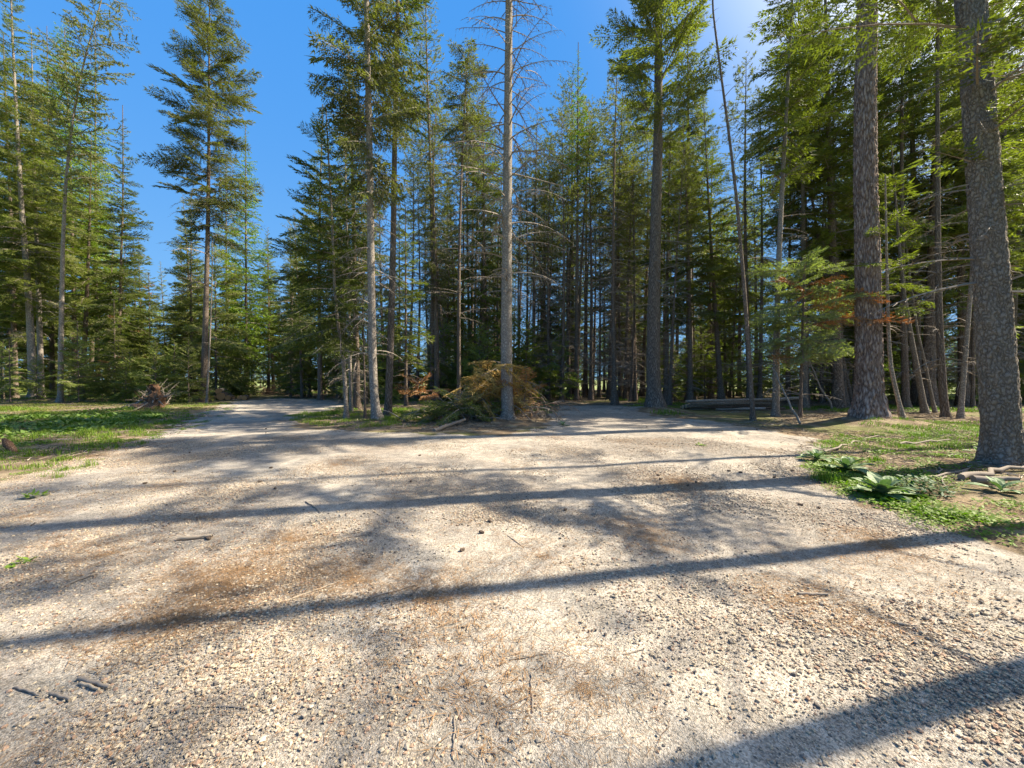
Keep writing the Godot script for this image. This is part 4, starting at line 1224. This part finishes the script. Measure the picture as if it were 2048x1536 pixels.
func back_wood(pr: Dictionary) -> void:
	var r := rg(4242)
	var taken := []
	for o in get_children():
		if o.has_meta("category") and o.get_meta("category") == "tree":
			taken.append(Vector2(o.position.x, o.position.z))
	var marks := [[66, "the foremost left trunk"], [240, "the narrow spire"], [410, "the tall lone fir"], [690, "the curved fir"], [765, "the grey trunk pair"], [865, "the pale pine"], [1015, "the bare tree"], [1153, "the slender larch"], [1310, "the stout trunk"], [1500, "the leaning stem"], [1606, "the browning young fir"], [1738, "the thick reddish trunk"], [1890, "the knotted dark trunk"], [2010, "the largest right trunk"]]
	var said := func(what: String, p: Vector3, k: float) -> String:
		var px := 1024.0 + p.x / -p.z * F
		var best: Array = marks[0]
		for m in marks:
			if absf(m[0] - px) < absf(best[0] - px): best = m
		var gap := absf(best[0] - px)
		var side := "behind" if gap < 14.0 else ("just left of" if px < best[0] else "just right of") if gap < 40.0 else ("left of" if px < best[0] else "right of") if gap < 130.0 else ("well left of" if px < best[0] else "well right of")
		var deep := "near" if p.z > -27.0 else "midway back" if p.z > -38.0 else "deep"
		return "%s %s %s in the wood, %s %s" % ["short" if k < 0.8 else "middling" if k < 1.0 else "tall", what, deep, side, best[1]]
	# [px from, px to, depth from, depth to, count, kinds, scale from, scale to, name, label, group]
	var plan := [
		[-250, 190, 33, 52, 22, ["fir", "fir", "larch"], 0.95, 1.35, "fir_tree", "conifer in the dense stand behind the left trunks", "conifers of the wood behind"],
		[190, 640, 36, 60, 34, ["fir", "larch", "fir"], 0.55, 0.85, "fir_tree", "low conifer in the tree line at the end of the far track", "conifers of the wood behind"],
		[560, 860, 26, 48, 20, ["fir", "pine", "pine"], 0.6, 0.85, "fir_tree", "conifer among the trunks behind the grey trunk pair", "conifers of the wood behind"],
		[860, 1330, 27, 56, 84, ["pine", "pine", "pine", "fir"], 0.75, 1.05, "pine_tree", "thin dark pine deep behind the brush heap and the trunk row", "conifers of the wood behind"],
		[1330, 1720, 22, 54, 40, ["pine", "fir", "pine"], 0.7, 1.0, "pine_tree", "slender conifer deep behind the pole stack", "conifers of the wood behind"],
		[1560, 2300, 20, 32, 18, ["fir", "pine"], 1.15, 1.45, "fir_tree", "", "conifers of the wood behind"],
		[860, 1300, 30, 42, 9, ["pine"], 1.15, 1.4, "pine_tree", "", "conifers of the wood behind"],
		[1640, 2300, 18, 44, 32, ["fir", "pine", "pine"], 0.8, 1.15, "fir_tree", "conifer in the dim stand behind the thick right trunks", "conifers of the wood behind"],
	]
	for q in plan:
		var n := 0
		var tries := 0
		while n < q[4] and tries < 2000:
			tries += 1
			var d := r.randf_range(q[2], q[3])
			var p := W(r.randf_range(q[0], q[1]), HZ, d)
			var at := Vector2(p.x, p.z)
			var ok := not in_lot(p.x, p.z) and not (p.x > 12.0 and absf(-p.z - 15.4 - 0.21 * (p.x - 11.2)) < 2.6)
			for t in taken:
				if at.distance_to(t) < 1.1:
					ok = false
					break
			if not ok: continue
			taken.append(at)
			n += 1
			var kind: String = q[5][r.randi() % q[5].size()]
			var g: Dictionary = pr[kind + str(r.randi() % (2 if kind == "larch" else 4))]
			var leaf: Material = {"fir": [M.fir_mid, M.fir_light, M.fir_dark], "pine": [M.pine_leaf, M.spruce_leaf, M.pine_leaf], "larch": [M.larch_leaf, M.larch_leaf, M.larch_leaf]}[kind][r.randi() % 3]
			var tone := "dark" if leaf in [M.fir_dark, M.spruce_leaf] else "bright" if leaf in [M.larch_leaf, M.fir_light] else "green"
			var k := r.randf_range(q[6], q[7])
			plant_tree({"fir": "fir_tree", "pine": "pine_tree", "larch": "larch_tree"}[kind], Vector3(p.x, height(p.x, p.z), p.z), g, M.bark_pine, leaf, said.call(tone + " " + kind, p, k), q[10], r.randf() * TAU, k, Vector2(r.randf_range(-0.05, 0.05), r.randf_range(-0.05, 0.05)))
	# low young firs and leafy shrubs between the trunks
	var low := [
		[-250, 620, 30, 50, 44, "under", [M.fir_mid, M.sapling_leaf, M.fir_light], 0.6, 1.5, "young_fir", "small fir in the undergrowth behind the left grass", "small firs between the trunks"],
		[-250, 380, 24, 31, 24, "under", [M.fir_mid, M.sapling_leaf, M.fir_light], 0.45, 1.0, "young_fir", "bright small fir in the sun", "small firs between the trunks"],
		[560, 1120, 24, 46, 58, "under", [M.fir_mid, M.sapling_leaf, M.fir_light], 0.6, 1.5, "young_fir", "small dark fir in the shade behind the brush heap", "small firs between the trunks"],
		[1330, 2250, 24, 50, 64, "under", [M.fir_mid, M.sapling_leaf, M.fir_light], 0.5, 1.4, "young_fir", "small fir in the shade behind the right trunks", "small firs between the trunks"],
		[1040, 1420, 40, 58, 26, "leafy", [M.young_leaf], 0.6, 1.0, "leafy_bush", "sunlit yellow green bush beyond the trunk row", "sunlit bushes beyond the trunks"],
		[1400, 2300, 36, 60, 46, "leafy", [M.young_leaf, M.larch_leaf], 0.5, 0.9, "leafy_bush", "sunlit yellow green bush beyond the right trunks", "sunlit bushes beyond the trunks"],
	]
	for q in low:
		for i in q[4]:
			var d := r.randf_range(q[2], q[3])
			var p := W(r.randf_range(q[0], q[1]), HZ, d)
			if in_lot(p.x, p.z): continue
			var leaf: Material = q[6][r.randi() % q[6].size()]
			var k := r.randf_range(q[7], q[8])
			var what := "yellow green bush" if q[5] == "leafy" else ("bright" if leaf == M.sapling_leaf else "pale" if leaf == M.fir_light else "green") + " small fir"
			plant_tree(q[9], Vector3(p.x, height(p.x, p.z) if d < 58 else -0.02, p.z), pr[q[5] + str(r.randi() % (2 if q[5] == "leafy" else 4))], M.bark_pine, leaf, said.call(what, p, k), q[11], r.randf() * TAU, k)
	# one taller pale leafy tree seen through the gap
	plant_tree("birch_tree", W(1450, HZ, 40) - Vector3(0, EYE, 0), pr.leafy0, M.bark_birch, M.young_leaf, "tall yellow green leafy tree glowing between the stout trunk and the leaning stem", "", 0.4, 2.0)
	# far line that closes the view
	for i in 150:
		var a := r.randf_range(-1.1, 1.1)
		var d := r.randf_range(64.0, 110.0)
		var leafy := i % 5 == 4
		var at := Vector3(sin(a) * d, -0.05, -cos(a) * d)
		var k := r.randf_range(0.55, 0.75) if i % 5 == 3 else r.randf_range(1.0, 2.2) * (0.6 if leafy else 1.0)
		plant_tree("leafy_tree" if leafy else "fir_tree", at, pr[["under0", "under1", "under2", "fir0", "leafy0"][i % 5]], M.bark_pine, M.young_leaf if leafy else M.fir_mid, said.call("distant leafy tree" if leafy else "distant fir", at, k).replace("deep in the wood", "beyond the wood"), "distant tree line", r.randf() * TAU, k)
	# trees beside the clearing, right of the frame: their trunks and crowns shade the gravel
	var beside := [[6.4, -3.05, "tall0", 0.8], [8.4, -4.85, "tall1", 0.85], [13.4, -9.6, "tall0", 0.9], [15.0, -4.2, "pine3", 1.0], [17.5, -1.0, "tall1", 1.0], [14.5, 2.6, "tall0", 1.0], [23.0, -3.0, "fir1", 1.0], [25.0, 2.0, "pine1", 1.0]]
	for q in beside:
		plant_tree("fir_tree" if "fir" in q[2] else "pine_tree", Vector3(q[0], height(q[0], q[1]), q[1]), pr[q[2]], M.bark_pine, M.pine_leaf, "conifer standing right of the frame that shades the gravel", "conifers right of the frame", q[0] * 3.0 if q[0] > 7.0 else 0.0, q[3], Vector2(0.05, 0.0) if q[0] < 7.0 else Vector2.ZERO)

func _ready() -> void:
	# camera
	var cam := Camera3D.new()
	cam.name = "camera"
	cam.fov = rad_to_deg(2.0 * atan(768.0 / F))
	cam.near = 0.05
	cam.far = 2000.0
	add_child(cam)
	cam.position = Vector3(0, EYE, 0)
	cam.rotation.x = -atan((768.0 - HZ) / F)
	cam.current = true
	# sky and sun
	var env := Environment.new()
	env.background_mode = Environment.BG_SKY
	var sm := ProceduralSkyMaterial.new()
	sm.sky_top_color = Color(0.165, 0.365, 0.575)
	sm.sky_horizon_color = Color(0.36, 0.50, 0.61)
	sm.sky_curve = 0.2
	sm.ground_bottom_color = Color(0.3, 0.28, 0.22)
	sm.ground_horizon_color = Color(0.5, 0.6, 0.65)
	sm.sun_angle_max = 66.0
	sm.sun_curve = 0.37
	var sky := Sky.new()
	sky.sky_material = sm
	env.sky = sky
	env.background_energy_multiplier = 1.0
	env.tonemap_mode = Environment.TONE_MAPPER_LINEAR
	env.tonemap_exposure = 3.1
	env.sdfgi_enabled = true
	env.ssao_enabled = true
	env.ssil_enabled = true
	var we := WorldEnvironment.new()
	we.name = "environment"
	we.environment = env
	add_child(we)
	var sun := DirectionalLight3D.new()
	sun.name = "sun"
	sun.light_energy = 1.6
	sun.light_color = Color(1.0, 0.95, 0.86)
	sun.light_angular_distance = 0.53
	sun.shadow_enabled = true
	add_child(sun)
	var az := deg_to_rad(78.0)
	var el := deg_to_rad(46.0)
	var to_sun := Vector3(sin(az) * cos(el), sin(el), -cos(az) * cos(el))
	sun.look_at_from_position(to_sun * 100.0, Vector3.ZERO)
	# ground
	bumps.frequency = 0.09
	bumps.seed = 4
	patchy.frequency = 0.05
	patchy.seed = 9
	for q in [[-60, 1400], [-200, 1000], [0, 962], [120, 928], [200, 905], [290, 870], [372, 843], [405, 824], [470, 803], [560, 797], [660, 800], [690, 808], [640, 826], [590, 840], [600, 856], [700, 862], [860, 868], [1000, 872], [1090, 856], [1110, 830], [1120, 812], [1255, 811], [1285, 826], [1320, 834], [1420, 842], [1560, 862], [1640, 885], [1600, 915], [1640, 950], [1700, 1010], [1800, 1035], [1930, 1090], [2070, 1130], [2300, 1400]]:
		var d: float = EYE * F / (q[1] - HZ)
		lot_poly.append(Vector2((q[0] - 1024.0) / F * d, -d))
	lot_poly.append(Vector2(9, 3))
	lot_poly.append(Vector2(9, 7.5))
	lot_poly.append(Vector2(-12, 7.5))
	lot_poly.append(Vector2(-12, 2))
	for q in [[1738, 850, 1.7, 0.28], [757, 846, 0.9, 0.12], [1310, 820, 1.5, 0.18], [1015, 843, 0.8, 0.1], [1990, 940, 1.1, 0.1], [82, 802, 2.0, 0.2]]:
		var d: float = EYE * F / (q[1] - HZ)
		mounds.append([(q[0] - 1024.0) / F * d, -d, q[2], q[3]])
	make_materials()
	M.peeled = plain(lin(0.36, 0.29, 0.21))
	M.cut_wood = plain(lin(0.42, 0.31, 0.19))
	M.cut_orange = plain(lin(0.46, 0.24, 0.10))
	M.rot_wood = bark_material(lin(0.07, 0.04, 0.025), lin(0.18, 0.10, 0.06), lin(0.30, 0.20, 0.13), 0.04, 2.0, 1.0, 2.0, 19)
	make_ground()
	make_sprays()
	var pr := prototypes()
	hero_trees(pr)
	back_wood(pr)
	brush_pile()
	make_ground_things()
	make_ground_stuff()
